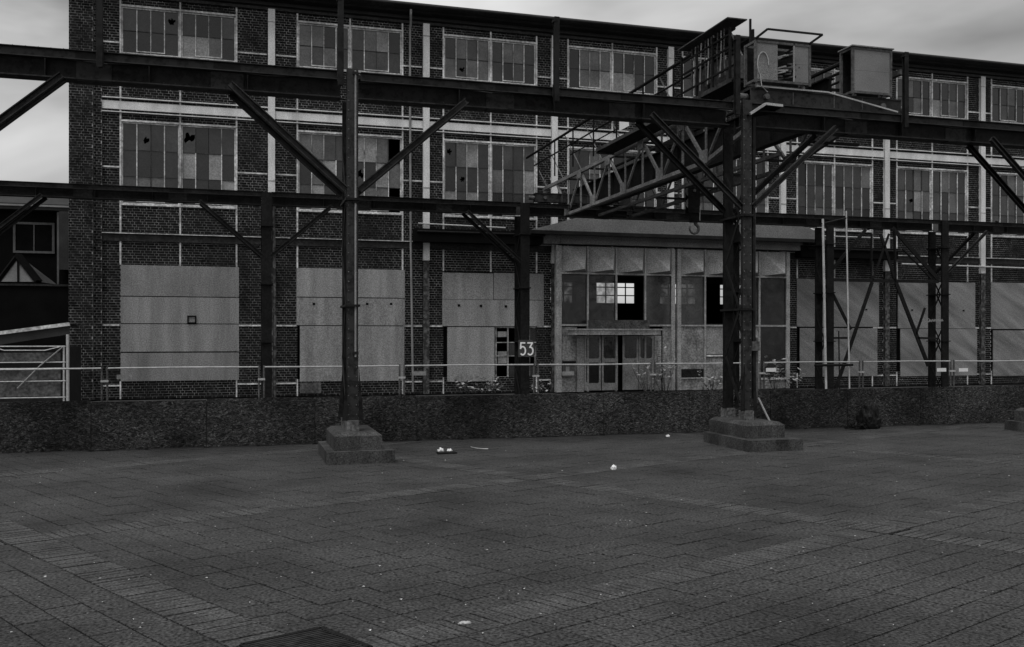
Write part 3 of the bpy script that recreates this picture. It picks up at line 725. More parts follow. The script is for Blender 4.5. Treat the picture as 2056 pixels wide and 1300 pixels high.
# ================================================================== CRANE RUNWAYS
ZR = 6.97
def knee(root, X, Y, side, ztop, zlow, reach, w, h, m):
    p = Vector((X + side * .12, Y, zlow)); q = Vector((X + side * reach, Y, ztop))
    d = (q - p).normalized(); nrm = Vector((-d.z * side, 0, d.x * side))
    b = MB(); b.bar(p, q, .02, h, up=(0, 0, 1)); b.bar(p + Vector((0, -.03, 0)) + nrm * (h/2 - .01), q + Vector((0, -.03, 0)) + nrm * (h/2 - .01), w, .018); b.bar(p + Vector((0, -.03, 0)) - nrm * (h/2 - .01), q + Vector((0, -.03, 0)) - nrm * (h/2 - .01), w, .018)
    b.build('knee_brace', m, root)
def crane_column(X, Y, label, group, near=True, lw=.20, base=True, zb=0.0, top=None, braces=(1, -1), lace=True, reach=2.1, zk=4.85, fy=0.0, bs=.35):
    root = empty('crane_column', (X, Y, 0), label, 'column', group)
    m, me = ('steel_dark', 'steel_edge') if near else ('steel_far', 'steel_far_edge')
    top = top or ZR + .04; yf, yb = Y - .37, Y + .37; z0 = .50 if base else 0.0
    if base:
        f = MB(); f.box(X - .50, X + .68, Y - .92 + fy, Y + .92 + fy, -.04, .22); fo = f.build('foundation', 'concrete', root)
        p = MB(); x1, y1, x2, y2 = .42, .76, .34, .68; X += .06
        Y += fy * .6; p.box(X - x1, X + x1, Y - y1, Y + y1, .221, .47)
        lo = [(X - x1, Y - y1, .47), (X + x1, Y - y1, .47), (X + x1, Y + y1, .47), (X - x1, Y + y1, .47)]; hi = [(X - x2, Y - y2, .53), (X + x2, Y - y2, .53), (X + x2, Y + y2, .53), (X - x2, Y + y2, .53)]
        for k in range(4): p.poly([lo[k], lo[(k+1) % 4], hi[(k+1) % 4], hi[k]])
        p.poly(hi); p.build('plinth', 'concrete', root); X -= .06; Y -= fy * .6
        for yy in (yf, yb): MB().box(X - .11, X + .11, yy - .11, yy + .11, .50, .72).build('foot', 'concrete_top', root)
        z0 = .72
        for yy in (yf, yb):
            g = MB()
            for s in (-1, 1): g.poly([(X + s*lw/2, yy - .12, z0), (X + s*(lw/2 + .09), yy - .12, z0), (X + s*lw/2, yy - .12, 1.7)]); g.poly([(X + s*(lw/2), yy - .1, z0), (X + s*(lw/2), yy - .1, 1.7), (X + s*(lw/2 + .09), yy - .1, z0)])
            g.build('gusset', m, root)
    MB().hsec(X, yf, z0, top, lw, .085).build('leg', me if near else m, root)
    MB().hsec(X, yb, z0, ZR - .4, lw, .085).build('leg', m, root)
    if lace:
        st = .95; z = z0 + .15; k = 0
        while z + st < 5.9:
            for s in (-1, 1):
                ya, yb2 = (yf + .08, yb - .08) if (k + (s > 0)) % 2 == 0 else (yb - .08, yf + .08)
                MB().bar((X + s*(lw/2 + .008), ya, z), (X + s*(lw/2 + .008), yb2, z + st), .014, .065).build('lacing_bar', m, root)
            MB().box(X - lw/2 - .03, X + lw/2 + .03, yf - .11, yb + .11, z + st - .02, z + st + .02).build('batten', m, root) if k % 2 == 1 else None
            z += st; k += 1
    if near:
        rivets([(X + sx*(lw/2 - .03), yf - .0435, z0 + .1 + .17*k) for k in range(int((top - z0 - .2)/.17)) for sx in (-1, 1)], root, 'steel_grey')
    for s in braces:
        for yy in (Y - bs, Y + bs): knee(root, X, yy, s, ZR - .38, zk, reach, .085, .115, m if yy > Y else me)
    return root
def rivets(pts, parent, m, r=.016):
    b = MB()
    for p in pts:
        i = len(b.v); x, y, z = p
        b.v += [(x - r, y, z), (x, y, z - r), (x + r, y, z), (x, y, z + r), (x, y - r * .7, z)]
        b.f += [(i, i+1, i+4), (i+1, i+2, i+4), (i+2, i+3, i+4), (i+3, i, i+4)]
    tag(b.build('rivets', m, parent), kind='stuff')
def girder(X0, X1, Y, label, group, near=True):
    root = empty('runway_girder', ((X0 + X1)/2, Y, ZR - .4), label, 'girder', group)
    m, me = ('steel_dark', 'steel_edge') if near else ('steel_far', 'steel_far_edge')  # shade on the web is put into its darker steel; channel and flange paler
    a, c = X0 + .16, X1 - .16; yg = Y + .18
    MB().box(a, c, yg - .012, yg + .012, ZR - .36, ZR - .02).build('web', m, root)
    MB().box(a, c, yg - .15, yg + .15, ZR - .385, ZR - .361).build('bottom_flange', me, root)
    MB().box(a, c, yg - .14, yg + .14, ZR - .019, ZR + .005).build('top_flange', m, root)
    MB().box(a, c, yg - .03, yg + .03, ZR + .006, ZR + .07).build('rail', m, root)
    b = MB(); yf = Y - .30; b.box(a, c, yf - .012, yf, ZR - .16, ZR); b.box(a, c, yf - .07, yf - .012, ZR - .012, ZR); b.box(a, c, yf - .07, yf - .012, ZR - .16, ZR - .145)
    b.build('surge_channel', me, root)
    n = int((c - a) / 1.2)
    for k in range(n):
        x0, x1 = a + (c - a)*k/n, a + (c - a)*(k+1)/n
        p, q = ((x0, yf + .02), (x1, yg - .16)) if k % 2 else ((x0, yg - .16), (x1, yf + .02))
        MB().bar((p[0], p[1], ZR - .10), (q[0], q[1], ZR - .10), .06, .012).build('lacing_bar', 'steel_grey' if k % 4 == 1 else m, root)
    if near: rivets([(a + .1 + .19*k, yf - .071, ZR - .0065) for k in range(int((c - a - .2)/.19))] + [(a + .1 + .19*k, yg - .0135, ZR - .31) for k in range(int((c - a - .2)/.19))], root, 'steel_edge', .014)
    for k in range(1, 3):
        x = a + (c - a)*k/3 + .2
        MB().box(x - .22, x + .22, yf - .022, yf - .013, ZR - .14, ZR - .02).build('splice_plate', m, root)
        MB().box(x - .28, x + .28, yg - .03, yg - .0125, ZR - .33, ZR - .05).build('splice_plate', me, root)
        MB().box(x - .28, x + .28, yg - .13, yg + .13, ZR - .40, ZR - .386).build('splice_plate', me, root)
    n2 = int((c - a) / 1.6)
    for k in range(1, n2):
        x = a + (c - a)*k/n2; MB().box(x - .008, x + .008, yg - .13, yg - .0125, ZR - .36, ZR - .02).build('stiffener', m, root)
    return root
G1, G2 = 'columns of the near crane runway', 'girders of the near crane runway'
NX = [-4.95, 1.94, 9.87, 18.05]
lab = ['near crane column outside the left edge, only its brace shows', 'near lattice crane column on stepped concrete base, bright conduit up its front',
       'near lattice crane column under the crane, on wide stepped concrete base', 'near crane column at the right edge, only its base and brace show']
ncol = [crane_column(x, YN, l, G1, fy=(0, 0, -.42, 0)[k], bs=(.12, .35, .35, .35)[k]) for k, (x, l) in enumerate(zip(NX, lab))]
glab = ['near runway girder crossing the sky at the left of the picture', 'near runway girder between the two tall lattice columns', 'near runway girder right of the crane carrying its end carriage']
for k in range(3): girder(NX[k], NX[k+1], YN, glab[k], G2)
# masts on the near runway
mg = ['left of the brick corner pier', 'beside the conduit column', 'half way between the two lattice columns', 'beside the crane cabinet', 'right of the crane']
for k, px in enumerate((200, 684, 1117, 1480, 1818)):
    Ym = YN - .42; x = PX(px, Ym); top = ZR + 1.32
    r_ = empty('runway_mast', (x, Ym, ZR - .25), ('upright steel mast on the near girder, ' + ('in front of the brick corner pier', 'beside the conduit column', 'midway between the lattice columns', 'in front of the crane walkway rack', 'right of the crane carriage')[k]), 'mast', 'masts on the near runway')
    MB().hsec(x, Ym, ZR - .28, top, .10, .09, .014, .012).build('post', 'steel_dark', r_)
    MB().box(x - .06, x + .06, Ym + .046, Ym + .056, ZR - .2, ZR + .05).build('clamp_plate', 'steel_edge', r_)
    MB().box(x - .07, x + .02, Ym - .05, Ym + .05, top - .1, top - .07).build('insulator_arm', 'steel_dark', r_)
# conduit of the first column
X, Y = NX[1] + .05, YN - .43
MB().tube([(X, Y, 1.85), (X, Y, ZR + .0)], .018).build('conduit', 'neigh_frame', ncol[1])
for z in (1.9, 4.6, 6.9): MB().box(X - .05, X + .05, Y - .025, Y + .02, z, z + .05).build('pipe_clip', 'steel_dark', ncol[1])
X = NX[2] + .17; Y = YN - .36
MB().tube([(X, Y, .95), (X, Y, ZR - .3)], .045).build('conduit', 'steel_dark', ncol[2])
MB().tube([(X + .07, Y, .95), (X + .07, Y, 2.2)], .03).build('conduit', 'steel_grey', ncol[2])
MB().box(X - .07, X + .09, Y - .09, Y + .06, 1.93, 2.12).build('switch_box', 'steel_grey', ncol[2])
MB().tube([(X + .05, Y - .1, .98), (X + .16, Y - .25, .62), (X + .30, Y - .42, .21)], .02).build('conduit', 'neigh_frame', ncol[2])

Yq = YN - .55
q0, q1, q2 = PP(1506, 229, Yq), PP(1537, 209, Yq), PP(1571, 213, Yq)
b = MB(); b.bar(q0, q1, .05, .05); b.bar(q1, q2, .05, .05); b.build('lamp_bracket', 'cable', ncol[2])
b = MB(); b.poly([q0, q1, q2, q2 + Vector((-.05, .45, -.05)), q0 + Vector((0, .3, 0))]); b.poly([q + Vector((0, .01, -.03)) for q in (q0, q1, q2)] + [q2 + Vector((-.05, .45, -.08)), q0 + Vector((0, .3, -.03))]); b.build('lamp_hood', 'steel_dark', ncol[2])
FX = [PX(535, YR) - 8.78, PX(535, YR), PX(1048, YR), PX(1486, YR), PX(1884, YR), PX(1884, YR) + 8.8]
fl = ['far crane column outside the left edge, only its brace shows', 'far crane column in front of the first white pilaster, left of the boarded bays', 'far crane column that carries the number plate',
      'far crane column hidden behind the near column under the crane', 'far lattice crane column at the right end of the cross-braced bay', 'far crane column beyond the right edge']
fcol = []
for k in range(5): fcol.append(crane_column(FX[k], YR, fl[k], 'columns of the far crane runway', False, lw=.32, base=False, top=ZR - .02, braces=((1, -1), (1, -1), (-1,), (), (1,))[k]))
fcx = crane_column(PX(1655, YR), YR, 'far lattice crane column beside the scaffold poles', 'columns of the far crane runway', False, lw=.30, base=False, top=ZR - .4, braces=())
fg = ['far runway girder passing the brick corner at the left', 'far runway girder in front of the first boarded bays', 'far runway girder above the entrance canopy', 'far runway girder above the cross-braced bay', 'far runway girder running out at the right edge']
for k in range(5): girder(FX[k], FX[k+1], YR, fg[k], 'girders of the far crane runway', False)
X = PX(551, YR)
MB().tube([(X, YR - .3, 0), (X, YR - .3, 2.5), (X - .04, YR - .3, 6.5)], .06).build('conduit', 'worn_column', fcol[1])
# cross bracing bay
br = empty('bracing_frame', (PX(1770, YR), YR, 0), 'dark cross-bracing frame of thin bars between two far lattice columns', 'bracing')
Yb = YR - .32
for pts, w in (([(1662, 562), (1884, 566)], .13), ([(1751, 567), (1680, 775), (1676, 790)], .13), ([(1662, 571), (1708, 662)], .11), ([(1799, 568), (1864, 735)], .15),
               ([(1857, 619), (1839, 672)], .08), ([(1662, 679), (1706, 679)], .08), ([(1842, 679), (1885, 680)], .08), ([(1792, 458), (1884, 562)], .16),
               ([(1738, 462), (1662, 552)], .12), ([(1785, 470), (1752, 563)], .07), ([(1768, 470), (1798, 565)], .12), ([(1796, 460), (1798, 565)], .1), ([(1812, 500), (1870, 560)], .05), ([(1750, 470), (1750, 562)], .07)):
    for p, q in zip(pts[:-1], pts[1:]):
        A3, B3 = PP(p[0], p[1], Yb), PP(q[0], q[1], Yb); MB().bar(A3, B3, .06, w).build('brace', 'steel_far', br)
# scaffold poles
scf = empty('scaffold', (PX(1680, 30.8), 30.8, 0), 'two thin pale scaffold poles tied together in front of the braced bay', 'scaffold')
Y = 30.8
MB().tube([PP(1659, 800, Y), PP(1652, 440, Y)], .045).build('pole', 'galv', scf)
MB().tube([PP(1706, 800, Y), PP(1699, 424, Y)], .03).build('pole', 'galv', scf)
MB().tube([PP(1648, 450, Y), PP(1703, 437, Y)], .03).build('tie_tube', 'steel_far_edge', scf)
MB().tube([PP(1636, 734, Y - .1), PP(1712, 733, Y - .1)], .05).build('ledger', 'steel_far', scf)
MB().tube([PP(1684, 665, Y + .5), PP(1686, 790, Y + .5)], .025).build('pole', 'steel_far', scf)
# number plate 53
Y = YR - .50; a, c = PP(1041, 683, Y), PP(1073, 717, Y)
sg = empty('number_sign', (a.x, Y, c.z), 'dark square plate with white number 53 on a far crane column', 'sign')
b = MB(); ch = .1
b.poly([(a.x, Y, c.z), (c.x, Y, c.z), (c.x, Y, a.z - ch), (c.x - ch, Y, a.z), (a.x, Y, a.z)]); b.poly([(a.x, Y + .02, c.z), (a.x, Y + .02, a.z), (c.x - ch, Y + .02, a.z), (c.x, Y + .02, a.z - ch), (c.x, Y + .02, c.z)])
b.build('plate', 'plate', sg)
arc5 = [(.5 + .42*math.cos(t), .34 + .33*math.sin(t)) for t in [math.radians(v) for v in range(128, -141, -16)]]
five = [[(.82, .98), (.22, .98), (.17, .52)], [(.17, .52)] + arc5]
arc3 = [(.46 + .44*math.cos(t), .32 + .31*math.sin(t)) for t in [math.radians(v) for v in range(92, -141, -16)]]
three = [[(.1, .98), (.82, .98), (.42, .62)], [(.42, .62)] + arc3]
w = c.x - a.x; h = a.z - c.z
b = MB(); stroke(b, five, a.x + .06*w, c.z + .12*h, .40*w, .72*h, Y - .008, .052); b.build('digit', 'sign_white', sg)
b = MB(); stroke(b, three, a.x + .54*w, c.z + .12*h, .40*w, .72*h, Y - .008, .052); b.build('digit', 'sign_white', sg)
# painted scribble on the right far column
b = MB(); Y = YR - .42; x = PX(1862, Y)
pts = [(0, .3)]
for k in range(34): t = k / 34; pts.append((t, .35 + .25*math.sin(k*1.9) + t*.15))
stroke(b, [[(.1, .8), (0, .7), (-.02, .3), (.08, .1), (.18, .3), (.1, .4)], pts[4:]], x, PZ(1880, 648, Y), .78, .2, Y, .025)
gr = b.build('graffiti', 'neigh_frame', fcol[4])

# ================================================================== BRIDGE CRANE
cr = empty('bridge_crane', (12.6, 24.6, ZR + .1), 'old overhead travelling crane with lattice bridge, walkway and electrical cabinets', 'crane')
YA, YZ = 17.2, 34.6
def truss(X, light=True):
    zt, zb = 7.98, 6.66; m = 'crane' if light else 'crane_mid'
    ch = MB(); ch.bar((X, YA, zt), (X, YZ, zt), .12, .11); nodesb = [31.9 - 2.6*k for k in range(5)]
    ch.bar((X, nodesb[0], zb), (X, nodesb[-1], zb), .12, .10); ch.bar((X, nodesb[0], zb), (X, YZ, zt - .25), .07, .07); ch.bar((X, nodesb[-1], zb), (X, 19.0, zt - .8), .1, .1)
    t = ch.build('truss', m, cr)
    def mem(p, q, w): MB().bar(p, q, w, w, up=(1, 0, 0)).build('truss_bar', m, t)
    mem((X, YZ, zt), (X, YZ, zt - .4), .1)
    for yb in nodesb:
        mem((X, yb, zb), (X, min(yb + 1.3, YZ), zt), .075); mem((X, yb, zb), (X, yb, zt), .045); mem((X, yb, zb), (X, yb - 1.3, zt), .055)
        MB().box(X - .085, X - .07, yb - .22, yb + .22, zb - .05, zb + .30).build('gusset', m, t)
        if yb - 1.3 > nodesb[-1] - .1:
            mem((X, yb - 1.3, zb), (X, yb - 1.3, zt), .05); MB().box(X - .085, X - .07, yb - 1.5, yb - 1.1, zt - .25, zt + .02).build('gusset', m, t)
    return t
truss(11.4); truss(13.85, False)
b = MB(); b.box(12.58, 12.62, 18.0, 34.4, 6.98, 7.94); b.box(12.48, 12.72, 18.0, 34.4, 7.94, 7.97); b.box(12.48, 12.72, 18.0, 34.4, 6.95, 6.979)
pg = b.build('plate_girder', 'crane_dark', cr)
for k in range(9): MB().box(12.50, 12.58, 18.6 + 1.7*k, 18.62 + 1.7*k, 7.08, 7.94).build('stiffener', 'crane_dark', pg)
MB().bar((12.6, 20, 6.66), (12.6, 31.9, 6.66), .09, .09).build('tie_beam', 'crane_mid', cr)
# cross frames between the trusses
for k in range(7):
    y = 31.9 - 2.2*k
    for a, c in (((11.4, y, 7.92), (13.85, y, 7.92)), ((12.6, y, 6.68), (13.85, y, 6.68))):
        MB().bar(a, c, .06, .06).build('cross_bar', 'crane_dark', cr)
# end carriages
for Yc, nm in ((YN + .18, 0), (YR + .18, 1)):
    b = MB(); b.box(10.2, 13.9, Yc - .16, Yc - .13, ZR + .12, ZR + .40); b.box(10.2, 13.9, Yc + .13, Yc + .16, ZR + .12, ZR + .40); b.box(10.2, 13.9, Yc - .18, Yc + .18, ZR + .40, ZR + .43)
    b.box(10.2, 13.9, Yc - .2, Yc - .161, ZR + .10, ZR + .13)
    e = b.build('end_carriage', 'steel_edge', cr)
    for x in (10.55, 13.4):
        MB().tube([(x, Yc - .1, ZR + .23), (x, Yc + .1, ZR + .23)], .16, 16).build('wheel', 'steel_dark', e)
        MB().tube([(x, Yc - .24, ZR + .25), (x, Yc - .16, ZR + .25)], .06, 10).build('axle_cap', 'steel_grey', e)
    for x in (11.2, 12.2, 12.9): MB().box(x - .01, x + .01, Yc - .175, Yc - .161, ZR + .13, ZR + .40).build('stiffener', 'steel_grey', e)
    for s, x in ((-1, 10.2), (1, 13.9)):
        MB().tube([(x, Yc, ZR + .26), (x + s*.22, Yc, ZR + .26)], .075, 14).build('buffer', 'steel_grey', e)
MB().bar((12.0, YN - .05, ZR + .44), (13.6, YN - .25, ZR + .08), .03, .03).build('guard_strip', 'cable', cr)
MB().bar((10.3, YN - .05, ZR + .445), (12.0, YN - .05, ZR + .44), .03, .03).build('guard_strip', 'cable', cr)
# walkway, handrail and its props
MB().box(10.72, 11.32, 19.0, 27.4, 8.0, 8.05).build('walkway', 'crane_dark', cr)
MB().box(10.70, 10.74, 19.0, 27.4, 8.0, 8.10).build('toe_board', 'crane_mid', cr)
MB().box(10.72, 11.32, 27.4, 27.44, 7.95, 8.08).build('walkway_edge', 'steel_grey', cr)
MB().tube([(10.78, 19.0, 9.22), (10.78, 35.0, 9.22)], .045).build('handrail', 'crane_dark', cr)
MB().tube([(10.78, 19.0, 8.75), (10.78, 34.0, 8.75)], .028).build('handrail', 'crane_dark', cr)
MB().tube([(10.78, 19.0, 8.40), (10.78, 30.0, 8.40)], .02).build('handrail', 'crane_dark', cr)
y = 34.4
while y > 19:
    MB().bar((11.36, y - .2, 7.98), (10.80, y, 9.2), .045, .03).build('rail_prop', 'crane', cr)
    MB().bar((10.78, y - .9, 7.95), (10.78, y - .9, 9.2), .04, .04).build('rail_post', 'crane_dark', cr); y -= 1.9
for z, r in ((8.46, .05), (8.26, .035), (8.06, .03)):
    MB().tube([(13.2, 17.7, z), (13.2, 33, z)], r).build('handrail', 'crane_dark', cr)
for k in range(6): MB().bar((13.2, 17.8 + 2.4*k, 7.9), (13.2, 17.8 + 2.4*k, 8.46), .04, .04).build('rail_post', 'crane', cr)
# small pale notice on the handrail
MB().box(10.74, 10.75, 24.9, 25.6, 8.28, 8.85).build('notice_board', 'sign_white', cr)
# resistor rack with hanging cables under a sheet roof, at the near end of the walkway
rk = MB(); y0, y1, x0, x1 = 18.9, 21.3, 10.62, 11.2
for yy in (y0, 19.7, 20.5, y1):
    for xx in (x0, x1): rk.bar((xx, yy, 8.05), (xx, yy, 9.2), .05, .05)
for z in (8.3, 8.75, 9.05): rk.bar((x0, y0, z), (x0, y1, z), .04, .04); rk.bar((x1, y0, z), (x1, y1, z), .04, .04)
rack = rk.build('cable_rack', 'crane_dark', cr)
b = MB(); b.box(10.5, 11.0, 18.8, 21.3, 9.36, 9.385); b.build('roof_sheet', 'crane_mid', rack)
for k in range(11):
    yy = 19.3 + k*.16 + U(-.05, .05); z0 = 8.15 + U(0, .1)
    MB().tube([(10.7, yy, 9.3), (10.7 + U(-.03, .03), yy + .02, 8.8), (10.7, yy + U(-.08, .08), z0)], .016, 5).build('cable', 'cable' if k % 2 else 'steel_grey', rack)
for k in range(3): MB().box(10.8, 11.1, 19.0 + k*.75, 19.4 + k*.75, 8.1, 8.6 + U(0, .3)).build('contactor_box', 'crane_mid', rack)
# cabinets on the end carriage
def cabinet(px0, px1, pt, pb, label, roof, broken):
    Yc = YN - .08; x0, x1 = PX(px0, Yc), PX(px1, Yc); xm = (px0 + px1) / 2; z0, z1 = PZ(xm, pb, Yc), PZ(xm, pt, Yc); yb = Yc + .40
    f = MB()
    for x in (x0, x1):
        for yy in (Yc, yb): f.box(x - .025, x + .025, yy - .025, yy + .025, z0 - .02, z1)
    for z in (z0, z1 - .05):
        f.box(x0 + .025, x1 - .025, Yc - .025, Yc + .025, z, z + .05); f.box(x0 + .025, x1 - .025, yb - .025, yb + .025, z, z + .05)
        f.box(x0 - .02, x0 + .02, Yc + .025, yb - .025, z, z + .05); f.box(x1 - .02, x1 + .02, Yc + .025, yb - .025, z, z + .05)
    c = f.build('cabinet', 'steel_grey', cr); c['label'] = label
    for x in (x0 + .1, x1 - .1):
        MB().box(x - .03, x + .03, Yc + .05, Yc + .12, ZR + .43, z0).build('cabinet_leg', 'crane', c)
    if broken: xa, xc = x0 + .40*(x1-x0), x0 + .70*(x1-x0); spans = [(x0 + .03, xa), (xc, x1 - .03)]
    else: spans = [(x0 + .03, x1 - .03)]
    n = 2
    for a, d in spans:
        for k in range(n):
            za, zc = z0 + .05 + (z1-z0-.1)*k/n, z0 + .05 + (z1-z0-.1)*(k+1)/n
            MB().box(a, d, Yc - .012 + U(-.003, .003), Yc, za + .0015, zc - .0015).build('mesh_panel', 'mesh_panel', c)
    MB().box(x0 + .03, x1 - .03, yb - .02, yb, z0 + .05, z1 - .05).build('back_panel', 'crane_dark', c)
    if broken:
        for k in range(22):
            zz = z0 + .12 + (z1-z0-.25)*R(); xx = U(xa + .02, xc - .05)
            MB().bar((xx, Yc + .2 + U(-.1, .1), zz), (xx + U(.05, .22), Yc - .01, zz + U(-.08, .08)), .03, .03).build('resistor', random.choice(('steel_grey', 'crane_dark', 'cable')), c)
        MB().bar((xc, Yc - .015, z0 + .05), (xc, Yc - .015, z1), .025, .02).build('door_edge', 'cable', c)
        MB().tube([(x0 + .28 + .13*math.cos(t) - .12, Yc - .03, z0 + .35 + .26*math.sin(t)) for t in [k*.35 for k in range(0, 13)]] + [(x0 + .12, Yc - .04, z0 - .1), (x0 + .25, Yc - .05, z0 - .22)], .012, 5).build('loose_cable', 'cable', c)
    if roof:
        zr = z1 + .03; b = MB()
        q = [(x0, Yc, zr), (x1, Yc, zr), (x1, Yc - .46, zr + .05), (x0, Yc - .46, zr + .05)]
        for e in range(4): b.bar(q[e], q[(e+1) % 4], .035, .035)
        rf = b.build('roof_frame', 'steel_dark', c)
    else:
        MB().box(x0 - .05, x1 + .05, Yc - .06, yb + .05, z1 + .005, z1 + .03).build('cabinet_top', 'mesh_panel', c)
cabinet(1517, 1625, 86, 168, 'open electrical cabinet with torn mesh front and loose cable', True, True)
cabinet(1712, 1788, 98, 190, 'closed mesh-fronted electrical cabinet', False, False)
# trolley, ropes, hook block
tx, ty = 13.2, 26.0
tr = MB(); tr.box(12.5, 13.95, ty - .8, ty + .9, 8.0, 8.2); tr.box(12.8, 13.5, ty - .4, ty + .5, 8.2, 8.7); trolley = tr.build('trolley', 'crane_dark', cr)
hx = PX(1390, ty); zt, zb = PZ(1390, 368, ty), PZ(1390, 447, ty)
for dx in (-.10, .06, .12): MB().tube([(hx + dx, ty, zt - .2), (hx + dx, ty, 8.0)], .014, 5).build('rope', 'steel_grey', trolley)
hb = MB(); hb.box(hx - .18, hx + .20, ty - .12, ty - .08, zb + .28, zt); hb.box(hx - .18, hx + .20, ty + .08, ty + .12, zb + .28, zt); hb.box(hx - .06, hx + .2, ty - .08, ty + .08, zb, zb + .5)
hk = hb.build('hook_block', 'crane_dark', cr)
for dz in (.25, .62): MB().tube([(hx, ty - .07, zt - dz), (hx, ty + .07, zt - dz)], .19, 18).build('sheave', 'crane', hk)
MB().tube([(hx, ty - .13, zt - .25), (hx, ty - .16, zt - .25)], .05, 10).build('pin', 'steel_grey', hk)
b = MB(); hz = zb - .02; pts = [(hx + .10, ty, zb + .05), (hx + .10, ty, hz - .02)]
for k in range(13):
    t = math.radians(70 - k*23); pts.append((hx + .06 + .15*math.cos(t), ty, hz - .17 + .15*math.sin(t)))
b.tube(pts, [.055, .05] + [.055 - .0022*k for k in range(13)], 8); b.build('hook', 'steel_grey', hk, True)
MB().tube([(hx + .2, ty - .11, zb + .5), (hx + .2, ty - .11, zb + .05)], .014, 6).build('latch', 'cable', hk)

# ================================================================== HOARDING AND TEMPORARY FENCE
ho = empty('hoarding', (7, YO, 0), 'low hoarding of dark chipboard sheets across the yard', 'hoarding')
SW = (PX(1212, YO) - PX(1030, YO)); xs0 = PX(1030, YO)
for k in range(-7, 10):
    x0 = xs0 + SW*k; h = .97 + U(-.02, .018); b = MB(); dy = U(-.008, .008); zb = .02
    b.box(x0 + .007, x0 + SW - .007, YO + dy, YO + dy + .018, zb, h); o = b.build('chipboard_sheet', 'osb', ho)
    MB().box(x0 - .05, x0 + .05, YO + .03, YO + .09, 0, .93).build('stake', 'stem', ho)  # dark stake put behind the seam to block light showing through
    MB().box(x0 + .97, x0 + 1.03, YO + .03, YO + .09, 0, .9).build('stake', 'stem', ho)
YT = YO + .35
fpx = [-140, 210, 525, 807, 1076, 1311, 1530, 1729, 1912, 2090]
fnames = ['left of the brick corner pier', 'in front of the first boarded bay', 'in front of the second boarded bay', 'in front of the third boarded bay', 'in front of the entrance doors',
          'at the right end of the entrance', 'in front of the scaffold poles', 'in front of the cross-braced bay', 'at the right edge of the picture']
ztop = PZ(1028, 733, YT)
for k in range(9):
    x0, x1 = PX(fpx[k], YT) + .05, PX(fpx[k+1], YT) - .05
    r_ = empty('fence_panel', (x0, YT, 0), 'thin pale tubular fence panel ' + fnames[k], 'fence panel', 'temporary fence panels behind the hoarding')
    MB().tube([(x0, YT, ztop), ((x0 + x1)/2, YT, ztop + U(-.015, .01)), (x1, YT, ztop)], .017).build('top_rail', 'galv', r_)
    for x in (x0, x1): MB().tube([(x, YT, 0), (x, YT, ztop + .03)], .02).build('post', 'steel_grey', r_)
    MB().tube([(x0, YT, .15), (x1, YT, .15)], .016).build('bottom_rail', 'galv', r_)
    MB().box(x1 - .02, x1 + .12, YT - .035, YT + .035, 1.32, 1.36).build('clamp', 'galv', r_)
    MB().box(x0 - .15, x0 + .15, YT - .2, YT + .2, 0, .12).build('foot', 'concrete', r_)
    tg = {1: 250, 3: 842, 4: 1140, 6: 1547, 7: 1889, 8: 1933}.get(k)
    if tg:
        a = PX(tg, YT); zz = PZ(tg, 757 if k < 2 else (750 if k < 5 else 743), YT)
        MB().box(a - .14, a + .14, YT - .03, YT - .024, zz - .045, zz + .045).build('label_plate', 'neigh_frame' if k < 5 else 'sign_white', r_)

# ================================================================== SMALL THINGS
# black bag and debris against the hoarding
gx = PX(1746, YO - .26)
bmh = bmesh.new(); bmesh.ops.create_icosphere(bmh, subdivisions=4, radius=1.0)
from mathutils import noise
for v in bmh.verts:
    d = v.co.normalized(); nn = noise.noise(d * 2.2 + Vector((3, 1, 7))) * .22 + noise.noise(d * 6) * .09 + noise.noise(d * 13) * .04
    z = max(d.z, -.55); taper = 1.0 - .30 * max(z, 0)
    v.co = Vector((d.x * (1 + nn) * taper * .27, d.y * (1 + nn) * .22, (z + .55) * (1 + nn*.7) * .36))
me = bpy.data.meshes.new('rubbish_bag'); bmh.to_mesh(me); bmh.free(); me.materials.append(MAT['black_bag'])
o = bpy.data.objects.new('rubbish_bag', me); col.objects.link(o); o.location = (gx, YO - .26, 0); o.scale = (1.0, 1.0, 1.15)
tag(o, 'black rubbish bag slumped against the chipboard hoarding', 'rubbish bag')
b = MB()
for k in range(26):
    x, y = gx - .18 - abs(random.gauss(0, .22)), YO - .15 - U(0, .3); L = U(.08, .3); t = U(0, 6.28)
    b.bar((x, y, U(.01, .1)), (x + L*math.cos(t), y + .4*L*math.sin(t), U(.01, .16)), U(.02, .08), U(.01, .03))
tag(b.build('debris_pile', 'black_bag'), 'heap of black scraps beside the rubbish bag', 'debris')
# litter
def crumple(name, px, py, rx, rz, label, m='paper', ry=None):
    x, y = GP(px, py); bmh = bmesh.new(); bmesh.ops.create_icosphere(bmh, subdivisions=3, radius=1.0); off = Vector((px, py, 1))
    for v in bmh.verts:
        d = v.co.normalized(); n1 = noise.noise(d*2.5 + off)*.5 + noise.noise(d*6 + off)*.22
        v.co = Vector((d.x*rx*(1 + n1), d.y*(ry or rx*.8)*(1 + n1), max((d.z + .6)*rz*(1 + n1), 0)))
    me = bpy.data.meshes.new(name); bmh.to_mesh(me); bmh.free(); me.materials.append(MAT[m])
    o = bpy.data.objects.new(name, me); col.objects.link(o); o.location = (x, y, .002); return tag(o, label, 'litter')
crumple('crumpled_paper', 1232, 944, .045, .045, 'crumpled white paper alone on the paving between the columns')
crumple('crumpled_paper', 1341, 878, .045, .028, 'crumpled white paper by the hoarding left of the right column base')
crumple('crumpled_paper', 885, 908, .06, .04, 'left white lump on the dark tray near the left column base')
crumple('crumpled_paper', 903, 908, .05, .035, 'right white lump on the dark tray near the left column base')
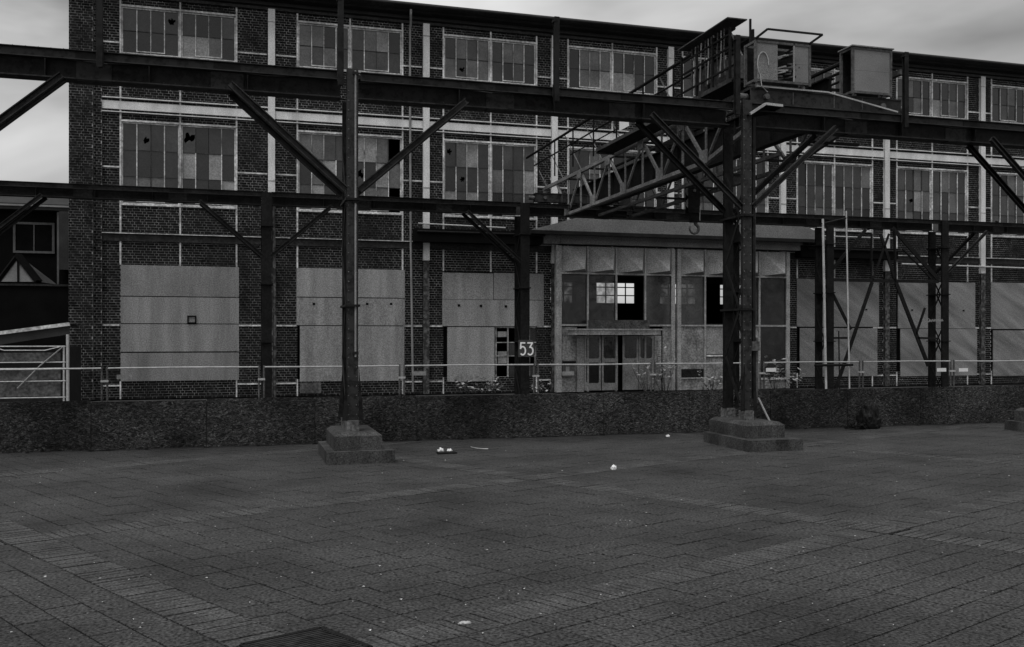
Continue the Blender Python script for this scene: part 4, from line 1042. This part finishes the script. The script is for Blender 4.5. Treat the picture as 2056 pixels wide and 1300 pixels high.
crumple('flat_wrapper', 933, 1254, .05, .012, 'flat grey wrapper on the striped paving in the foreground', 'litter', .02)
x, y = GP(896, 911)
t = MB(); t.box(x - .17, x + .19, y - .10, y + .10, .0, .03); tag(t.build('tray', 'black_bag'), 'flat black tray lying near the left column base', 'tray')
x, y = GP(955, 900); pts = []
for k in range(8): u = k/7; pts.append((x - .06 + .2*u*u*1.2, y - .0 + .45*(1-u)**1.5 - .3, .012))
tag(MB().tube(pts, .008, 5).build('wire_offcut', 'galv'), 'short curved pale wire on the paving near the black tray', 'wire')
x, y = GP(885, 912)
fl_ = MB()
for k in range(330):
    px, py = U(0, 2056), 905 + 395 * R()**1.6
    x, y = GP(px, py)
    if y > YO - .3: continue
    s = U(.006, .019); t = U(0, 6.28); e = U(.3, .8); z = .004
    pts = [(x + s*math.cos(t), y + s*math.sin(t), z), (x - s*e*math.sin(t), y + s*e*math.cos(t), z + U(0, .01)), (x - s*math.cos(t), y - s*math.sin(t), z + .002), (x + s*e*math.sin(t), y - s*e*math.cos(t), z + U(0, .01))]
    fl_.poly(pts)
tag(fl_.build('litter_flecks', 'litter'), 'tiny pale leaf and paper flecks scattered over the paving', 'litter', kind='stuff')
# drain grate, foreground
A0 = Vector((*GP(475, 1296), 0)); A1 = Vector((*GP(605, 1272), 0))
gr = empty('drain_grate', (A0.x, A0.y, 0), 'black slotted drain grate set in the paving at the bottom edge', 'drain')
LA = 1.0; LB = .62; O = A1 - AD * .46
def gpt(a, bb, z=0): return O + AD * a - BD * bb + Vector((0, 0, z))
LA = .62
b = MB()
for a, c in (((0, 0), (LA, 0)), ((LA, 0), (LA, LB)), ((LA, LB), (0, LB)), ((0, LB), (0, 0))): b.bar(gpt(a[0], a[1], .0), gpt(c[0], c[1], .0), .04, .03)
b.build('frame', 'grate', gr)
for k in range(1, 16):
    q = LB * k / 16; MB().bar(gpt(.02, q, .002), gpt(LA - .02, q, .002), .016, .022).build('grate_bar', 'band_dark', gr)
MB().poly([gpt(0, 0, .0015), gpt(LA, 0, .0015), gpt(LA, LB, .0015), gpt(0, LB, .0015)]).build('sump', 'interior', gr)
# weeds
def weed(px, py_top, Y, h, n, spread, label, leaf=.07, nl=6):
    x = PX(px, Y); root = empty('weed', (x, Y, 0), label, 'plant', 'weeds along the factory front')
    st = MB(); lv = MB()
    for k in range(n):
        dx, dy = random.gauss(0, spread*.5), random.gauss(0, .15); hh = h*U(.55, 1)
        pts = [(x + dx*.2, Y + dy*.3, 0), (x + dx*.6, Y + dy*.6, hh*.5), (x + dx, Y + dy, hh)]
        st.tube(pts, [.012, .009, .004], 5)
        for j in range(nl):
            u = U(.35, 1.0); bx_, by_, bz = x + dx*u, Y + dy*u, hh*u; a = U(0, 6.28); L = leaf*U(.6, 1.3)
            d = Vector((math.cos(a), math.sin(a)*.7, U(-.5, .6))).normalized()*L; s = Vector((-d.y, d.x, U(-.3, .3)*L)).normalized()*L*.35
            P = Vector((bx_, by_, bz)) + d*.2
            lv.poly([P, P + d*.5 + s, P + d, P + d*.5 - s])
    st.build('stems', 'stem', root); tag(lv.build('leaves', 'leaf', root), kind='stuff')
weed(945, 0, 35.2, .62, 6, .7, 'low leafy weed in front of the third board', .18, 9)
weed(985, 0, 35.2, .75, 6, .5, 'low leafy weed below the smashed window', .18, 10)
weed(1090, 0, 35.0, .5, 4, .5, 'small weed behind the fence post beside the numbered column', .16, 8)
weed(1335, 0, 34.6, 1.85, 7, .9, 'tall thin sapling right of the entrance doors', .16, 12)
weed(1300, 0, 34.6, 1.3, 6, .7, 'bushy weed in front of the right door leaf', .16, 12)
weed(1555, 0, 34.8, 1.6, 7, .8, 'leafy bush in front of the dark pane at the right end of the entrance', .21, 10)
weed(1595, 0, 34.8, .9, 6, .7, 'leafy weed at the brick pier right of the entrance', .21, 10)
weed(1430, 0, 34.6, .9, 8, 1.0, 'low weeds under the entrance sill behind the crane column', .16, 11)
